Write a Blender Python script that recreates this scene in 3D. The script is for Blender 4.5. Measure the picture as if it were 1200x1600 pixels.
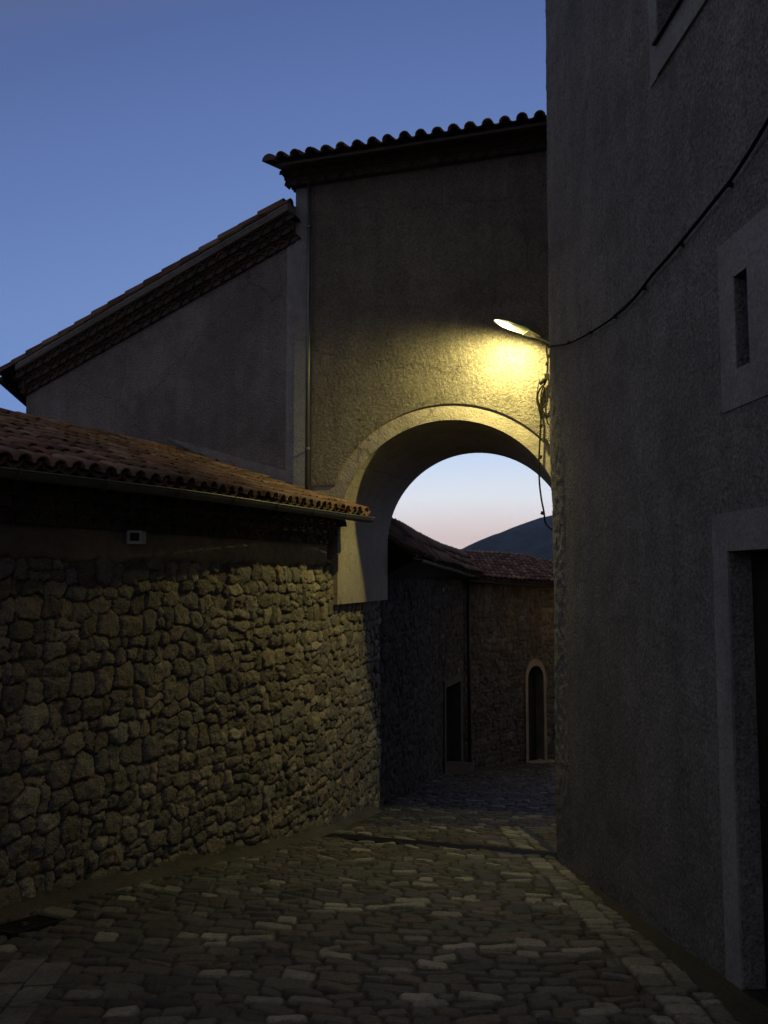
import bpy, math, random
import numpy as np
from mathutils import Vector

for o in list(bpy.data.objects):
    bpy.data.objects.remove(o)
SC = bpy.context.scene
COL = SC.collection

# ------------------------------------------------------------------ camera
cam_d = bpy.data.cameras.new('camera')
cam = bpy.data.objects.new('camera', cam_d)
COL.objects.link(cam)
cam.location = (0, 0, 0)
cam.rotation_euler = (math.radians(94.436), 0, 0)
cam_d.sensor_fit = 'VERTICAL'
cam_d.sensor_height = 36
cam_d.sensor_width = 27
cam_d.lens = 29.0
cam_d.clip_start = 0.05
cam_d.clip_end = 6000
SC.camera = cam
SC.render.resolution_x, SC.render.resolution_y = 768, 1024

# ------------------------------------------------------------------ sky at dusk (the sun is below the horizon, so no sun lamp)
W = bpy.data.worlds.new('World')
SC.world = W
W.use_nodes = True
nt = W.node_tree
nt.nodes.clear()
N, L = nt.nodes.new, nt.links.new
out = N('ShaderNodeOutputWorld')
bg = N('ShaderNodeBackground')
L(bg.outputs[0], out.inputs[0])
tc = N('ShaderNodeTexCoord')
sep = N('ShaderNodeSeparateXYZ')
L(tc.outputs['Generated'], sep.inputs[0])


def wmath(op, a, b=None, c=None):
    m = N('ShaderNodeMath')
    m.operation = op
    for i, v in enumerate((a, b, c)):
        if v is None:
            continue
        if isinstance(v, (int, float)):
            m.inputs[i].default_value = v
        else:
            L(v, m.inputs[i])
    return m.outputs[0]


asn = wmath('ARCSINE', sep.outputs['Z'])
hor = wmath('SQRT', wmath('MAXIMUM', wmath('SUBTRACT', 1.0, wmath('MULTIPLY', sep.outputs['Z'], sep.outputs['Z'])), .0001))
azn = wmath('DIVIDE', wmath('ADD', wmath('MULTIPLY', sep.outputs['Y'], .992), wmath('MULTIPLY', sep.outputs['X'], .126)), hor)
elev = wmath('ADD', wmath('MULTIPLY', asn, 2 / math.pi), wmath('MULTIPLY', wmath('SUBTRACT', 1.0, azn), .42))   # 0 horizon .. 1 zenith
ramp = N('ShaderNodeValToRGB')
# elevation in degrees -> linear colour
stops = [(0, (1.0, .76, .70)), (3, (.90, .76, .74)), (5.5, (.86, .90, .98)), (8.5, (.62, .76, 1.0)), (11.5, (.30, .45, .78)),
         (15, (.18, .30, .63)), (22, (.16, .26, .55)), (29, (.122, .203, .46)), (37, (.086, .142, .35)),
         (46, (.10, .115, .18)), (62, (.10, .105, .14)), (90, (.10, .10, .13))]
cr = ramp.color_ramp
while len(cr.elements) < len(stops):
    cr.elements.new(.5)
for e, (d, c) in zip(cr.elements, stops):
    e.position = d / 90
    e.color = (*c, 1)
L(elev, ramp.inputs[0])
# the glow is in front and slightly to the right; behind the camera it is nearly night
azd = wmath('ADD', wmath('MULTIPLY', sep.outputs['Y'], .985), wmath('MULTIPLY', sep.outputs['X'], .17))
mr = N('ShaderNodeMapRange')
mr.interpolation_type = 'SMOOTHSTEP'
mr.inputs['From Min'].default_value = -.15
mr.inputs['From Max'].default_value = .80
mr.inputs['To Min'].default_value = .0
mr.inputs['To Max'].default_value = 1
L(azd, mr.inputs['Value'])
mix = N('ShaderNodeMix')
mix.data_type = 'RGBA'
mix.inputs[6].default_value = (.20, .198, .235, 1)
L(mr.outputs[0], mix.inputs[0])
L(ramp.outputs[0], mix.inputs[7])
L(mix.outputs[2], bg.inputs[0])
bg.inputs[1].default_value = 1.0

SC.view_settings.view_transform = 'Standard'
SC.view_settings.look = 'None'
SC.view_settings.exposure = 0
SC.view_settings.gamma = 1

# ------------------------------------------------------------------ materials
MATS = {}


def mat(name, base, rough=.9, attr=False, mottle=.15, mscale=1.2, bumps=(), metal=0., spec=.3, speck=None, streak=0, fine=0, stain=0, crack=0):
    """procedural Principled material. bumps: list of (kind, scale, strength, distance)"""
    m = bpy.data.materials.new(name)
    m.use_nodes = True
    t = m.node_tree
    n, l = t.nodes.new, t.links.new
    p = t.nodes['Principled BSDF']
    p.inputs['Roughness'].default_value = rough
    p.inputs['Metallic'].default_value = metal
    p.inputs['Specular IOR Level'].default_value = spec
    tx = n('ShaderNodeTexCoord')
    if attr:
        a = n('ShaderNodeAttribute')
        a.attribute_name = 'Col'
        col = a.outputs['Color']
    else:
        r = n('ShaderNodeRGB')
        r.outputs[0].default_value = (*base, 1)
        col = r.outputs[0]

    def mul(col, fac_out, lo, hi):
        rr = n('ShaderNodeMapRange')
        rr.inputs['From Min'].default_value = .3
        rr.inputs['From Max'].default_value = .7
        rr.inputs['To Min'].default_value = lo
        rr.inputs['To Max'].default_value = hi
        l(fac_out, rr.inputs['Value'])
        v = n('ShaderNodeVectorMath')
        v.operation = 'SCALE'
        l(col, v.inputs[0])
        l(rr.outputs[0], v.inputs['Scale'])
        return v.outputs[0]
    if mottle:
        for sc, k in ((mscale, 1.), (mscale * 7, .7), (mscale * 45, .9), (48., fine / mottle)):
            if not k:
                continue
            z = n('ShaderNodeTexNoise')
            z.inputs['Scale'].default_value = sc
            z.inputs['Detail'].default_value = 4
            l(tx.outputs['Object'], z.inputs['Vector'])
            col = mul(col, z.outputs[0], 1 - mottle * k, 1 + mottle * k)
    if streak:
        mp = n('ShaderNodeMapping')
        mp.inputs['Scale'].default_value = (1, 1, .09)
        l(tx.outputs['Object'], mp.inputs[0])
        z = n('ShaderNodeTexNoise')
        z.inputs['Scale'].default_value = 5
        z.inputs['Detail'].default_value = 5
        l(mp.outputs[0], z.inputs['Vector'])
        col = mul(col, z.outputs[0], 1 - streak, 1 + streak)
    def mulr(col, fac_out, a, b, lo, hi):
        rr = n('ShaderNodeMapRange')
        rr.interpolation_type = 'SMOOTHSTEP'
        for k_, v_ in (('From Min', a), ('From Max', b), ('To Min', lo), ('To Max', hi)):
            rr.inputs[k_].default_value = v_
        l(fac_out, rr.inputs['Value'])
        v = n('ShaderNodeVectorMath')
        v.operation = 'SCALE'
        l(col, v.inputs[0])
        l(rr.outputs[0], v.inputs['Scale'])
        return v.outputs[0]
    if stain:
        for sc_, a_, b_, lo_ in ((1.1, .50, .58, 1 - stain), (2.7, .60, .66, 1 - stain * .8), (.55, .42, .36, 1 + stain * .7)):
            z = n('ShaderNodeTexNoise')
            z.inputs['Scale'].default_value = sc_
            z.inputs['Detail'].default_value = 7
            z.inputs['Roughness'].default_value = .62
            l(tx.outputs['Object'], z.inputs['Vector'])
            col = mulr(col, z.outputs[0], min(a_, b_), max(a_, b_), 1 if a_ < b_ else lo_, lo_ if a_ < b_ else 1)
    if crack:
        z = n('ShaderNodeTexNoise')
        z.inputs['Scale'].default_value = 3
        z.inputs['Detail'].default_value = 6
        l(tx.outputs['Object'], z.inputs['Vector'])
        ad = n('ShaderNodeMix')
        ad.data_type = 'VECTOR'
        ad.inputs[0].default_value = .22
        l(tx.outputs['Object'], ad.inputs[4])
        l(z.outputs[1], ad.inputs[5])
        vo = n('ShaderNodeTexVoronoi')
        vo.feature = 'DISTANCE_TO_EDGE'
        vo.inputs['Scale'].default_value = .55
        l(ad.outputs[1], vo.inputs['Vector'])
        col = mulr(col, vo.outputs['Distance'], .0, .006, 1 - crack, 1)
    l(col, p.inputs['Base Color'])
    prev = None
    for kind, sc, st, di in bumps:
        if kind == 'voronoi':
            z = n('ShaderNodeTexVoronoi')
            z.feature = 'SMOOTH_F1'
            z.inputs['Smoothness'].default_value = .6
            h = z.outputs['Distance']
        else:
            z = n('ShaderNodeTexNoise')
            z.inputs['Detail'].default_value = 5
            z.inputs['Roughness'].default_value = .6
            h = z.outputs[0]
        z.inputs['Scale'].default_value = sc
        l(tx.outputs['Object'], z.inputs['Vector'])
        b = n('ShaderNodeBump')
        b.inputs['Strength'].default_value = st
        b.inputs['Distance'].default_value = di
        l(h, b.inputs['Height'])
        if prev is not None:
            l(prev, b.inputs['Normal'])
        prev = b.outputs[0]
    if prev is not None:
        l(prev, p.inputs['Normal'])
    MATS[name] = m
    return m


M_ROUGH = mat('rough_render', (.30, .265, .225), bumps=(('noise', 50, 1, .07), ('noise', 110, 1, .03), ('noise', 22, .9, .05)), mottle=.17, mscale=.5, streak=.09, fine=.34, stain=.13, crack=.3)
M_ROUGH2 = mat('rough_render_tall', (.245, .235, .228), bumps=(('noise', 38, 1, .045), ('noise', 90, .8, .015), ('noise', 12, .7, .04)), mottle=.17, mscale=.5, streak=.09, fine=.42, stain=.12, crack=.2)
M_SMOOTH = mat('smooth_render', (.32, .28, .235), bumps=(('noise', 35, .6, .015), ('noise', 4, .4, .05)), mottle=.10, stain=.12, crack=.4, fine=.1, mscale=.8, streak=.06)
M_TRIM = mat('trim_render', (.25, .245, .245), bumps=(('noise', 50, .5, .015), ('noise', 5, .3, .03)), mottle=.13, mscale=1, fine=.2, streak=.06, stain=.14)
M_GABLE = mat('grey_render', (.24, .225, .22), bumps=(('noise', 40, 1, .05),), stain=.15, crack=.3, mottle=.15, mscale=.6, streak=.1, fine=.25)
M_OLD = mat('old_plaster', (.21, .175, .125), bumps=(('noise', 25, .8, .02), ('noise', 5, .5, .05)), mottle=.22, mscale=1.5)
M_STONE = mat('limestone', None, attr=True, bumps=(('noise', 60, 1, .03), ('noise', 20, .9, .035)), mottle=.2, mscale=2, fine=.25)
M_SETT = mat('worn_sett', None, attr=True, rough=.66, spec=.45, bumps=(('noise', 75, .9, .007), ('noise', 22, .7, .02)), mottle=.24, mscale=2, fine=.25)
M_TILE = mat('clay_tile', None, attr=True, bumps=(('noise', 60, .5, .006),), mottle=.22, mscale=3)
M_MORTAR = mat('dark_mortar', (.06, .05, .042), bumps=(('noise', 40, .6, .01),), mottle=.2)
M_MUD = mat('dirty_ground', (.035, .031, .026), bumps=(('noise', 30, .8, .02),), mottle=.3)
M_FIELD = mat('field', (.05, .055, .04), bumps=(('noise', 3, .8, .2),), mottle=.3, mscale=.05)
M_HILL = mat('wooded_hill', (.035, .05, .07), mottle=.35, mscale=.02, bumps=(('noise', .05, 1, 8),))  # base colour tinted blue to imitate distant air
M_ZINC = mat('zinc', (.13, .135, .14), rough=.45, metal=.6, mottle=.15, mscale=3, bumps=(('noise', 20, .2, .004),))
M_IRON = mat('cast_iron', (.03, .028, .026), rough=.6, metal=.5, mottle=.2, mscale=8)
M_RUBBER = mat('black_cable', (.009, .008, .008), rough=.9, spec=.1, mottle=.1)
M_HOUSING = mat('lamp_housing_metal', (.16, .165, .16), rough=.5, metal=.3, mottle=.12, mscale=8)
M_WHITE = mat('white_plastic', (.55, .54, .5), rough=.5, mottle=.1, mscale=8)
M_BLACK = mat('black_plastic', (.012, .012, .013), rough=.35, mottle=0)
M_WOOD = mat('dark_wood', (.014, .012, .011), rough=.7, mottle=.3, mscale=4, bumps=(('noise', 30, .4, .006),))
M_WIN = mat('window_glass', (.015, .017, .02), rough=.12, spec=.6, mottle=0)


def emission(name, color, strength):
    m = bpy.data.materials.new(name)
    m.use_nodes = True
    t = m.node_tree
    t.nodes.clear()
    o_ = t.nodes.new('ShaderNodeOutputMaterial')
    e = t.nodes.new('ShaderNodeEmission')
    e.inputs[0].default_value = (*color, 1)
    e.inputs[1].default_value = strength
    t.links.new(e.outputs[0], o_.inputs[0])
    return m


M_BULB = emission('lit_bowl', (1, .86, .40), 14)
M_BULB2 = emission('lit_bowl_amber', (1, .62, .22), 12)

# ------------------------------------------------------------------ mesh helpers


class MB:
    def __init__(s):
        s.v, s.f, s.c = [], [], []

    def add(s, verts, faces, col=None):
        b = len(s.v)
        s.v.extend([tuple(map(float, p)) for p in verts])
        for f in faces:
            s.f.append(tuple(b + i for i in f))
            s.c.append(col)

    def quad(s, a, b, c, d, col=None):
        s.add([a, b, c, d], [(0, 1, 2, 3)], col)

    def box(s, o, ex, ey, ez, col=None):
        """o: corner, ex ey ez: edge vectors"""
        o, ex, ey, ez = map(Vector, (o, ex, ey, ez))
        p = [o, o + ex, o + ex + ey, o + ey, o + ez, o + ex + ez, o + ex + ey + ez, o + ey + ez]
        s.add(p, [(0, 3, 2, 1), (4, 5, 6, 7), (0, 1, 5, 4), (1, 2, 6, 5), (2, 3, 7, 6), (3, 0, 4, 7)], col)

    def tube(s, pts, r, n=8, col=None, smooth_path=True, cap=True):
        pts = [Vector(p) for p in pts]
        if smooth_path and len(pts) > 2:
            pts = catmull(pts, 5)
        rr = r if callable(r) else (lambda t: r)
        rings = []
        prev_u = None
        for i, p in enumerate(pts):
            d = (pts[min(i + 1, len(pts) - 1)] - pts[max(i - 1, 0)])
            if d.length < 1e-9:
                d = Vector((0, 0, 1))
            d.normalize()
            if prev_u is None:
                a = Vector((0, 0, 1)) if abs(d.z) < .9 else Vector((1, 0, 0))
                u = d.cross(a).normalized()
            else:
                u = (prev_u - d * prev_u.dot(d)).normalized()
            prev_u = u
            w = d.cross(u)
            q = rr(i / max(1, len(pts) - 1))
            rings.append([p + (u * math.cos(2 * math.pi * k / n) + w * math.sin(2 * math.pi * k / n)) * q for k in range(n)])
        vs = [x for r_ in rings for x in r_]
        fs = []
        for i in range(len(rings) - 1):
            for k in range(n):
                a, b = i * n + k, i * n + (k + 1) % n
                fs.append((a, b, b + n, a + n))
        if cap:
            fs.append(tuple(range(n - 1, -1, -1)))
            fs.append(tuple((len(rings) - 1) * n + k for k in range(n)))
        s.add(vs, fs, col)

    def build(s, name, m, parent=None, smooth=False):
        me = bpy.data.meshes.new(name)
        me.from_pydata(s.v, [], s.f)
        if any(c is not None for c in s.c):
            at = me.color_attributes.new('Col', 'FLOAT_COLOR', 'CORNER')
            buf = []
            for f, c in zip(s.f, s.c):
                c = c or (.1, .08, .06)
                buf.extend([c[0], c[1], c[2], 1.] * len(f))
            at.data.foreach_set('color', buf)
        return finish(name, me, m, parent, smooth)


def finish(name, me, m, parent, smooth):
    me.materials.append(m)
    if smooth:
        me.polygons.foreach_set('use_smooth', [True] * len(me.polygons))
    me.update()
    o = bpy.data.objects.new(name, me)
    COL.objects.link(o)
    if parent is not None:
        o.parent = parent
        o.matrix_parent_inverse.translation = -parent.location
    return o


def catmull(P, n):
    out_ = []
    for i in range(len(P) - 1):
        p0 = P[i - 1] if i else P[0] * 2 - P[1]
        p1, p2 = P[i], P[i + 1]
        p3 = P[i + 2] if i + 2 < len(P) else P[-1] * 2 - P[-2]
        for k in range(n):
            t = k / n
            out_.append(.5 * ((2 * p1) + (-p0 + p2) * t + (2 * p0 - 5 * p1 + 4 * p2 - p3) * t * t + (-p0 + 3 * p1 - 3 * p2 + p3) * t ** 3))
    out_.append(P[-1])
    return out_


def thing(name, label, cat, loc, group=None):
    o = bpy.data.objects.new(name, None)
    o.empty_display_size = .2
    COL.objects.link(o)
    o.location = loc
    return tag(o, label, cat, group)


def tag(o, label=None, cat=None, group=None, kind=None):
    if label:
        o['label'] = label
    if cat:
        o['category'] = cat
    if group:
        o['group'] = group
    if kind:
        o['kind'] = kind
    return o


class Curve:
    """plan curve; s = arc length; normal points to the RIGHT of travel"""

    def __init__(s, pts, n=14, smooth=True):
        P = [Vector((p[0], p[1])) for p in pts]
        if smooth:
            P = catmull(P, n)
        s.p = np.array([[q.x, q.y] for q in P])
        d = np.linalg.norm(np.diff(s.p, axis=0), axis=1)
        s.s = np.concatenate([[0], np.cumsum(d)])
        t = np.gradient(s.p, axis=0)
        t /= np.linalg.norm(t, axis=1)[:, None]
        s.n = np.stack([t[:, 1], -t[:, 0]], 1)
        s.len = s.s[-1]

    def at(s, q, off=0.):
        x = np.interp(q, s.s, s.p[:, 0])
        y = np.interp(q, s.s, s.p[:, 1])
        nx = np.interp(q, s.s, s.n[:, 0])
        ny = np.interp(q, s.s, s.n[:, 1])
        return x + nx * off, y + ny * off, nx, ny

    def pt(s, q, off=0., z=0.):
        x, y, _, _ = s.at(q, off)
        return Vector((float(x), float(y), z))


def gz(y):
    """ground height: the lane falls away from the camera"""
    return -1.6 - .155 * y


def vnoise(X, Y, seed, octaves=1):
    rng = np.random.default_rng(seed)
    tot = np.zeros_like(X)
    amp = 1.
    for _ in range(octaves):
        T = rng.random((64, 64))
        xi, yi = np.floor(X).astype(int), np.floor(Y).astype(int)
        fx, fy = X - xi, Y - yi
        fx, fy = fx * fx * (3 - 2 * fx), fy * fy * (3 - 2 * fy)
        a = T[yi % 64, xi % 64]
        b = T[yi % 64, (xi + 1) % 64]
        c = T[(yi + 1) % 64, xi % 64]
        d = T[(yi + 1) % 64, (xi + 1) % 64]
        tot += amp * ((a * (1 - fx) + b * fx) * (1 - fy) + (c * (1 - fx) + d * fx) * fy - .5)
        amp *= .5
        X, Y = X * 2.03 + 7.1, Y * 2.03 + 3.7
    return tot


def grid_mesh(name, X, Y, Z, colr, m, parent=None, smooth=True, flip=False):
    """X Y Z: 2-d arrays"""
    nz, ns = X.shape
    co = np.stack([X, Y, Z], -1).reshape(-1, 3).astype(np.float32)
    idx = np.arange(nz * ns).reshape(nz, ns)
    q = np.stack([idx[:-1, :-1], idx[:-1, 1:], idx[1:, 1:], idx[1:, :-1]], -1).reshape(-1, 4)
    if flip:
        q = q[:, ::-1]
    me = bpy.data.meshes.new(name)
    me.vertices.add(len(co))
    me.vertices.foreach_set('co', co.ravel())
    me.loops.add(q.size)
    me.loops.foreach_set('vertex_index', q.ravel().astype(np.int32))
    me.polygons.add(len(q))
    me.polygons.foreach_set('loop_start', np.arange(0, q.size, 4, dtype=np.int32))
    me.update(calc_edges=True)
    if colr is not None:
        at = me.color_attributes.new('Col', 'FLOAT_COLOR', 'POINT')
        c4 = np.concatenate([colr.reshape(-1, 3), np.ones((nz * ns, 1))], 1).astype(np.float32)
        at.data.foreach_set('color', c4.ravel())
    return finish(name, me, m, parent, smooth)


def stones_field(S, Z, stones, p=3.2, k=1.25):
    """stones: (s, z, half width, half height, angle, height, colour). returns relief 0..1, id"""
    F1 = np.full(S.shape, 9.)
    F2 = np.full(S.shape, 9.)
    ID = np.full(S.shape, -1, int)
    s_ax, z_ax = S[0, :], Z[:, 0]
    regular = np.allclose(Z, Z[:, :1])
    for i, st in enumerate(stones):
        s, z, a, b, an = st[:5]
        R = max(a, b) * 2.3
        i0, i1 = np.searchsorted(s_ax, s - R), np.searchsorted(s_ax, s + R)
        if i1 <= i0:
            continue
        if regular:
            j0, j1 = np.searchsorted(z_ax, z - R), np.searchsorted(z_ax, z + R)
        else:
            zz = Z[:, (i0 + min(i1, S.shape[1] - 1)) // 2]
            j0, j1 = np.searchsorted(zz, z - R - .2), np.searchsorted(zz, z + R + .2)
        if j1 <= j0:
            continue
        sl = (slice(j0, j1), slice(i0, i1))
        dx, dz = st[7][sl] - s if len(st) > 8 else S[sl] - s, Z[sl] - z
        c_, s_ = math.cos(an), math.sin(an)
        u, v = (dx * c_ + dz * s_) / a, (-dx * s_ + dz * c_) / b
        d = (np.abs(u) ** p + np.abs(v) ** p) ** (1 / p)
        f1, f2, idd = F1[sl], F2[sl], ID[sl]
        m1 = d < f1
        F2[sl] = np.where(m1, f1, np.minimum(f2, d))
        ID[sl] = np.where(m1, i, idd)
        F1[sl] = np.where(m1, d, f1)
    gap = np.clip((F2 - F1) / .42, 0, 1)
    gap = gap * gap * (3 - 2 * gap)
    edge = np.clip((k - F1) / .42, 0, 1)
    edge = edge * edge * (3 - 2 * edge)
    return gap * edge, ID, F1


PAL = [(.36, .315, .255), (.32, .28, .23), (.28, .25, .21), (.42, .37, .30), (.26, .235, .205), (.35, .29, .23), (.31, .29, .26)]


def rubble(rng, s0, s1, z0, z1, hmin=.10, hmax=.235, wmin=.09, wmax=.30):
    st = []
    z = z0
    while z < z1:
        h = rng.uniform(hmin, hmax)
        s = s0 + rng.uniform(-.2, 0)
        while s < s1:
            w = rng.uniform(wmin, wmax) * (1 if h > .15 else .9)
            split = rng.random() < .22 and h > .17
            parts = [(0, .5), (.5, .5)] if split else [(0, 1)]
            for a, b in parts:
                hh = h * b
                c = PAL[rng.integers(len(PAL))]
                kk = rng.uniform(.72, 1.18)
                st.append((s + w / 2 + rng.normal(0, .012), z + h * a + hh / 2 + rng.normal(0, .02), w / 2 * rng.uniform(.88, 1.04), hh / 2 * rng.uniform(.9, 1.12),
                           rng.normal(0, .13), rng.uniform(.55, 1.25), tuple(q * kk * .78 for q in c)))
            s += w
        z += h * .98
    return st


def stone_wall(name, curve, s0, s1, ztop, res, seed, parent, zlow, relief=.052, stop=None, flip=False, tone=1.):
    rng = np.random.default_rng(seed)
    n = int((s1 - s0) / res)
    zs0 = zlow
    m = int((ztop - zs0) / res)
    sa, za = np.linspace(s0, s1, n), np.linspace(zs0, ztop, m)
    S, Z = np.meshgrid(sa, za)
    Sw = S + .05 * vnoise(S * 4, Z * 4, seed + 1) + .04 * vnoise(S * 13, Z * 13, seed + 2, 2)
    Zw = Z + .07 * vnoise(S * 3.1, Z * 3.1, seed + 3) + .04 * vnoise(S * 13, Z * 13, seed + 4, 2) + .05 * vnoise(S * .8, Z * .8, seed + 9)
    st = rubble(rng, s0, s1, zs0 - .1, ztop)
    if stop is not None:
        st = [q for q in st if q[1] + q[3] * .5 < stop]
    # evaluate the warped coordinates with a small loop of its own
    F1 = np.full(S.shape, 9.)
    F2 = np.full(S.shape, 9.)
    ID = np.full(S.shape, -1, int)
    for i, (s, z, a, b, an, hh, c) in enumerate(st):
        R = max(a, b) * 2 + .08
        i0, i1 = np.searchsorted(sa, s - R), np.searchsorted(sa, s + R)
        j0, j1 = np.searchsorted(za, z - R), np.searchsorted(za, z + R)
        if i1 <= i0 or j1 <= j0:
            continue
        sl = (slice(j0, j1), slice(i0, i1))
        dx, dz = Sw[sl] - s, Zw[sl] - z
        c_, s_ = math.cos(an), math.sin(an)
        u, v = (dx * c_ + dz * s_) / a, (-dx * s_ + dz * c_) / b
        d = (np.abs(u) ** 3 + np.abs(v) ** 3) ** (1 / 3)
        f1, f2 = F1[sl].copy(), F2[sl].copy()
        m1 = d < f1
        F2[sl] = np.where(m1, f1, np.minimum(f2, d))
        F1[sl] = np.where(m1, d, f1)
        ID[sl] = np.where(m1, i, ID[sl])
    g = np.clip((F2 - F1) / .26, 0, 1)
    g = g * g * (3 - 2 * g)
    e = np.clip((1.35 - F1) / .4, 0, 1)
    e = e * e * (3 - 2 * e)
    ins = g * e
    H = np.array([q[5] for q in st])[ID]
    cl = np.array([q[6] for q in st])[ID]
    facet = .5 * vnoise(S * 8, Z * 8, seed + 5, 4)
    tilt = np.array([[rng.normal(0, .4), rng.normal(0, .4)] for _ in st])[ID]
    cs = np.array([[q[0], q[1]] for q in st])[ID]
    plane = tilt[..., 0] * (S - cs[..., 0]) * 3 + tilt[..., 1] * (Z - cs[..., 1]) * 3
    h = ins * (H * .75 + .25 * np.clip(1 - F1, 0, 1) + facet + np.clip(plane, -.25, .25)) * relief
    h += .012 * vnoise(S * 20, Z * 20, seed + 6, 2)
    if stop is not None:
        h = np.where(F1 > 1.3, np.minimum(h, -.0), h)
    x, y, nx, ny = curve.at(sa)
    lean = .02 * vnoise(S * .7, Z * .7, seed + 7)
    X = x[None, :] + nx[None, :] * (h + lean)
    Y = y[None, :] + ny[None, :] * (h + lean)
    mort = np.array([.13, .115, .095])
    t = np.clip(ins * 1.6, 0, 1)[..., None]
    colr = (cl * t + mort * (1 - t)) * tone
    return grid_mesh(name, X, Y, Z + 0, colr, M_STONE, parent, True, flip)


TILEC = [(.21, .115, .075), (.19, .105, .075), (.24, .145, .10), (.16, .10, .075), (.20, .135, .10), (.27, .18, .13), (.15, .08, .058)]
CORBC = [(.10, .075, .058), (.12, .085, .065), (.085, .065, .052), (.13, .10, .08)]


def half_tile(mb, o, du, up, side, L_, r0, r1, col, n=7, th=.016, inv=False):
    """canal tile: o = centre of the low end, du along slope (unit), up, side (unit); r0 low radius, r1 high radius"""
    vs, fs = [], []
    sg = -1 if inv else 1
    for e, (dist, r) in enumerate(((0, r0), (L_, r1))):
        for t_ in (0, th):
            for k in range(n + 1):
                a = math.pi * k / n
                vs.append(o + du * dist + side * (math.cos(a) * (r - t_)) + up * (sg * math.sin(a) * (r - t_)))
    q = n + 1
    for k in range(n):
        fs.append((k, k + 1, 2 * q + k + 1, 2 * q + k))
        fs.append((q + k, 3 * q + k, 3 * q + k + 1, q + k + 1))
        fs.append((k, q + k, q + k + 1, k + 1))
        fs.append((2 * q + k, 2 * q + k + 1, 3 * q + k + 1, 3 * q + k))
    for k in (0, n):
        fs.append((k, 2 * q + k, 3 * q + k, q + k))
    mb.add(vs, fs, col)


def tiled_roof(name, lo, hi, parent, seed, w=.205, row=.36, dark=1., ch=.07, cv=.045, rs=1.):
    """lo, hi: functions u(0..1)->Vector giving eave and upper line; lenS: arc length"""
    rnd = random.Random(seed)
    mb = MB()
    P = [lo(i / 60) for i in range(61)]
    ln = sum((P[i + 1] - P[i]).length for i in range(60))
    n = max(2, int(ln / w))
    for i in range(n):
        for kind in (0, 1):
            u = (i + .5 + (.5 if kind else 0)) / n
            if u > 1:
                continue
            a, b = lo(u), hi(u)
            du = b - a
            T = du.length
            du.normalize()
            e = .004
            sd = (lo(min(1, u + e)) - lo(max(0, u - e))).normalized()
            sd = (sd - du * sd.dot(du)).normalized()
            up = sd.cross(du)
            if up.z < 0:
                up = -up
            m = max(1, int(T / row))
            for j in range(m):
                st = T / m
                o = a + du * (j * st - (.05 if kind == 0 else .03) + rnd.uniform(-.015, .015)) + sd * rnd.uniform(-.008, .008)
                c = rnd.choice(TILEC)
                k = rnd.uniform(.55, 1.2) * dark
                c = tuple(q * k for q in c)
                tilt = up * .022
                if kind == 0:
                    half_tile(mb, o + up * (cv + rnd.uniform(-.006, .009)), (du - tilt).normalized(), up, sd, st + .07, .088 * rs, .074 * rs, c)
                else:
                    half_tile(mb, o + up * ch, (du - tilt).normalized(), up, sd, st + .05, .085, .075, tuple(q * .8 for q in c), n=5, inv=True)
    # the bed under the tiles
    m = 40
    for i in range(m):
        a, b, c, d = lo(i / m), lo((i + 1) / m), hi((i + 1) / m), hi(i / m)
        dz = Vector((0, 0, -.03))
        mb.quad(a + dz, b + dz, c + dz, d + dz, (.05, .04, .035))
        mb.quad(a + dz * 2.2, d + dz * 2.2, c + dz * 2.2, b + dz * 2.2, (.05, .04, .035))
        mb.quad(a + dz * 2.2, b + dz * 2.2, b + dz, a + dz, (.05, .04, .035))
    return mb.build(name, M_TILE, parent, True)


def genoise(name, path, outv, parent, rows=2, w=.19, step=.085, rh=.115, seed=0, dark=.9):
    """rows of half-round tiles corbelled out under an eave. path: list of Vectors (bottom line on the wall face); outv(i)->unit vector"""
    rnd = random.Random(seed)
    mb = MB()
    seg = [(path[i + 1] - path[i]).length for i in range(len(path) - 1)]
    tot = sum(seg)

    def at(s):
        s = max(0, min(tot - 1e-6, s))
        for i, q in enumerate(seg):
            if s <= q:
                return path[i].lerp(path[i + 1], s / q), (path[i + 1] - path[i]).normalized(), outv(i)
            s -= q
        return path[-1], (path[-1] - path[-2]).normalized(), outv(len(seg) - 1)
    for r in range(rows):
        n = int(tot / w)
        for i in range(n + 1):
            s = (i + (.5 if r % 2 else 0)) * w
            if s > tot:
                continue
            p, d, o = at(s)
            col = tuple(q * rnd.uniform(.5, 1.1) * dark for q in rnd.choice(CORBC))
            up = Vector((0, 0, 1))
            base = p + o * ((r + 1) * step + rnd.uniform(-.008, .008)) + up * (r * rh + .005)
            d2 = d
            up2 = (up - d2 * up.dot(d2)).normalized()
            half_tile(mb, base, -o, up2, d2, (r + 1) * step + .02, w * .49, w * .42, col, n=6, th=.018)
            arc = [base - o * .03 + up2 * (math.sin(math.pi * k / 6) * w * .43) + d2 * (math.cos(math.pi * k / 6) * w * .43) for k in range(7)]
            mb.add(arc, [tuple(range(7))], (.075, .065, .056))
        # mortar bed, set back
        for i in range(len(path) - 1):
            a, b, o = path[i], path[i + 1], outv(i)
            u = Vector((0, 0, 1))
            back = o * -.02
            f0 = (r + 1) * step - .05
            f1 = (r + 1) * step - .01
            mb.box(a + back + u * (r * rh), b - a, o * f0 - back, u * (rh - .018), (.07, .06, .05))
            mb.box(a + back + u * (r * rh + rh - .018), b - a, o * f1 - back, u * .0175, (.13, .09, .07))
    return mb.build(name, M_TILE, parent, False)


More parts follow.
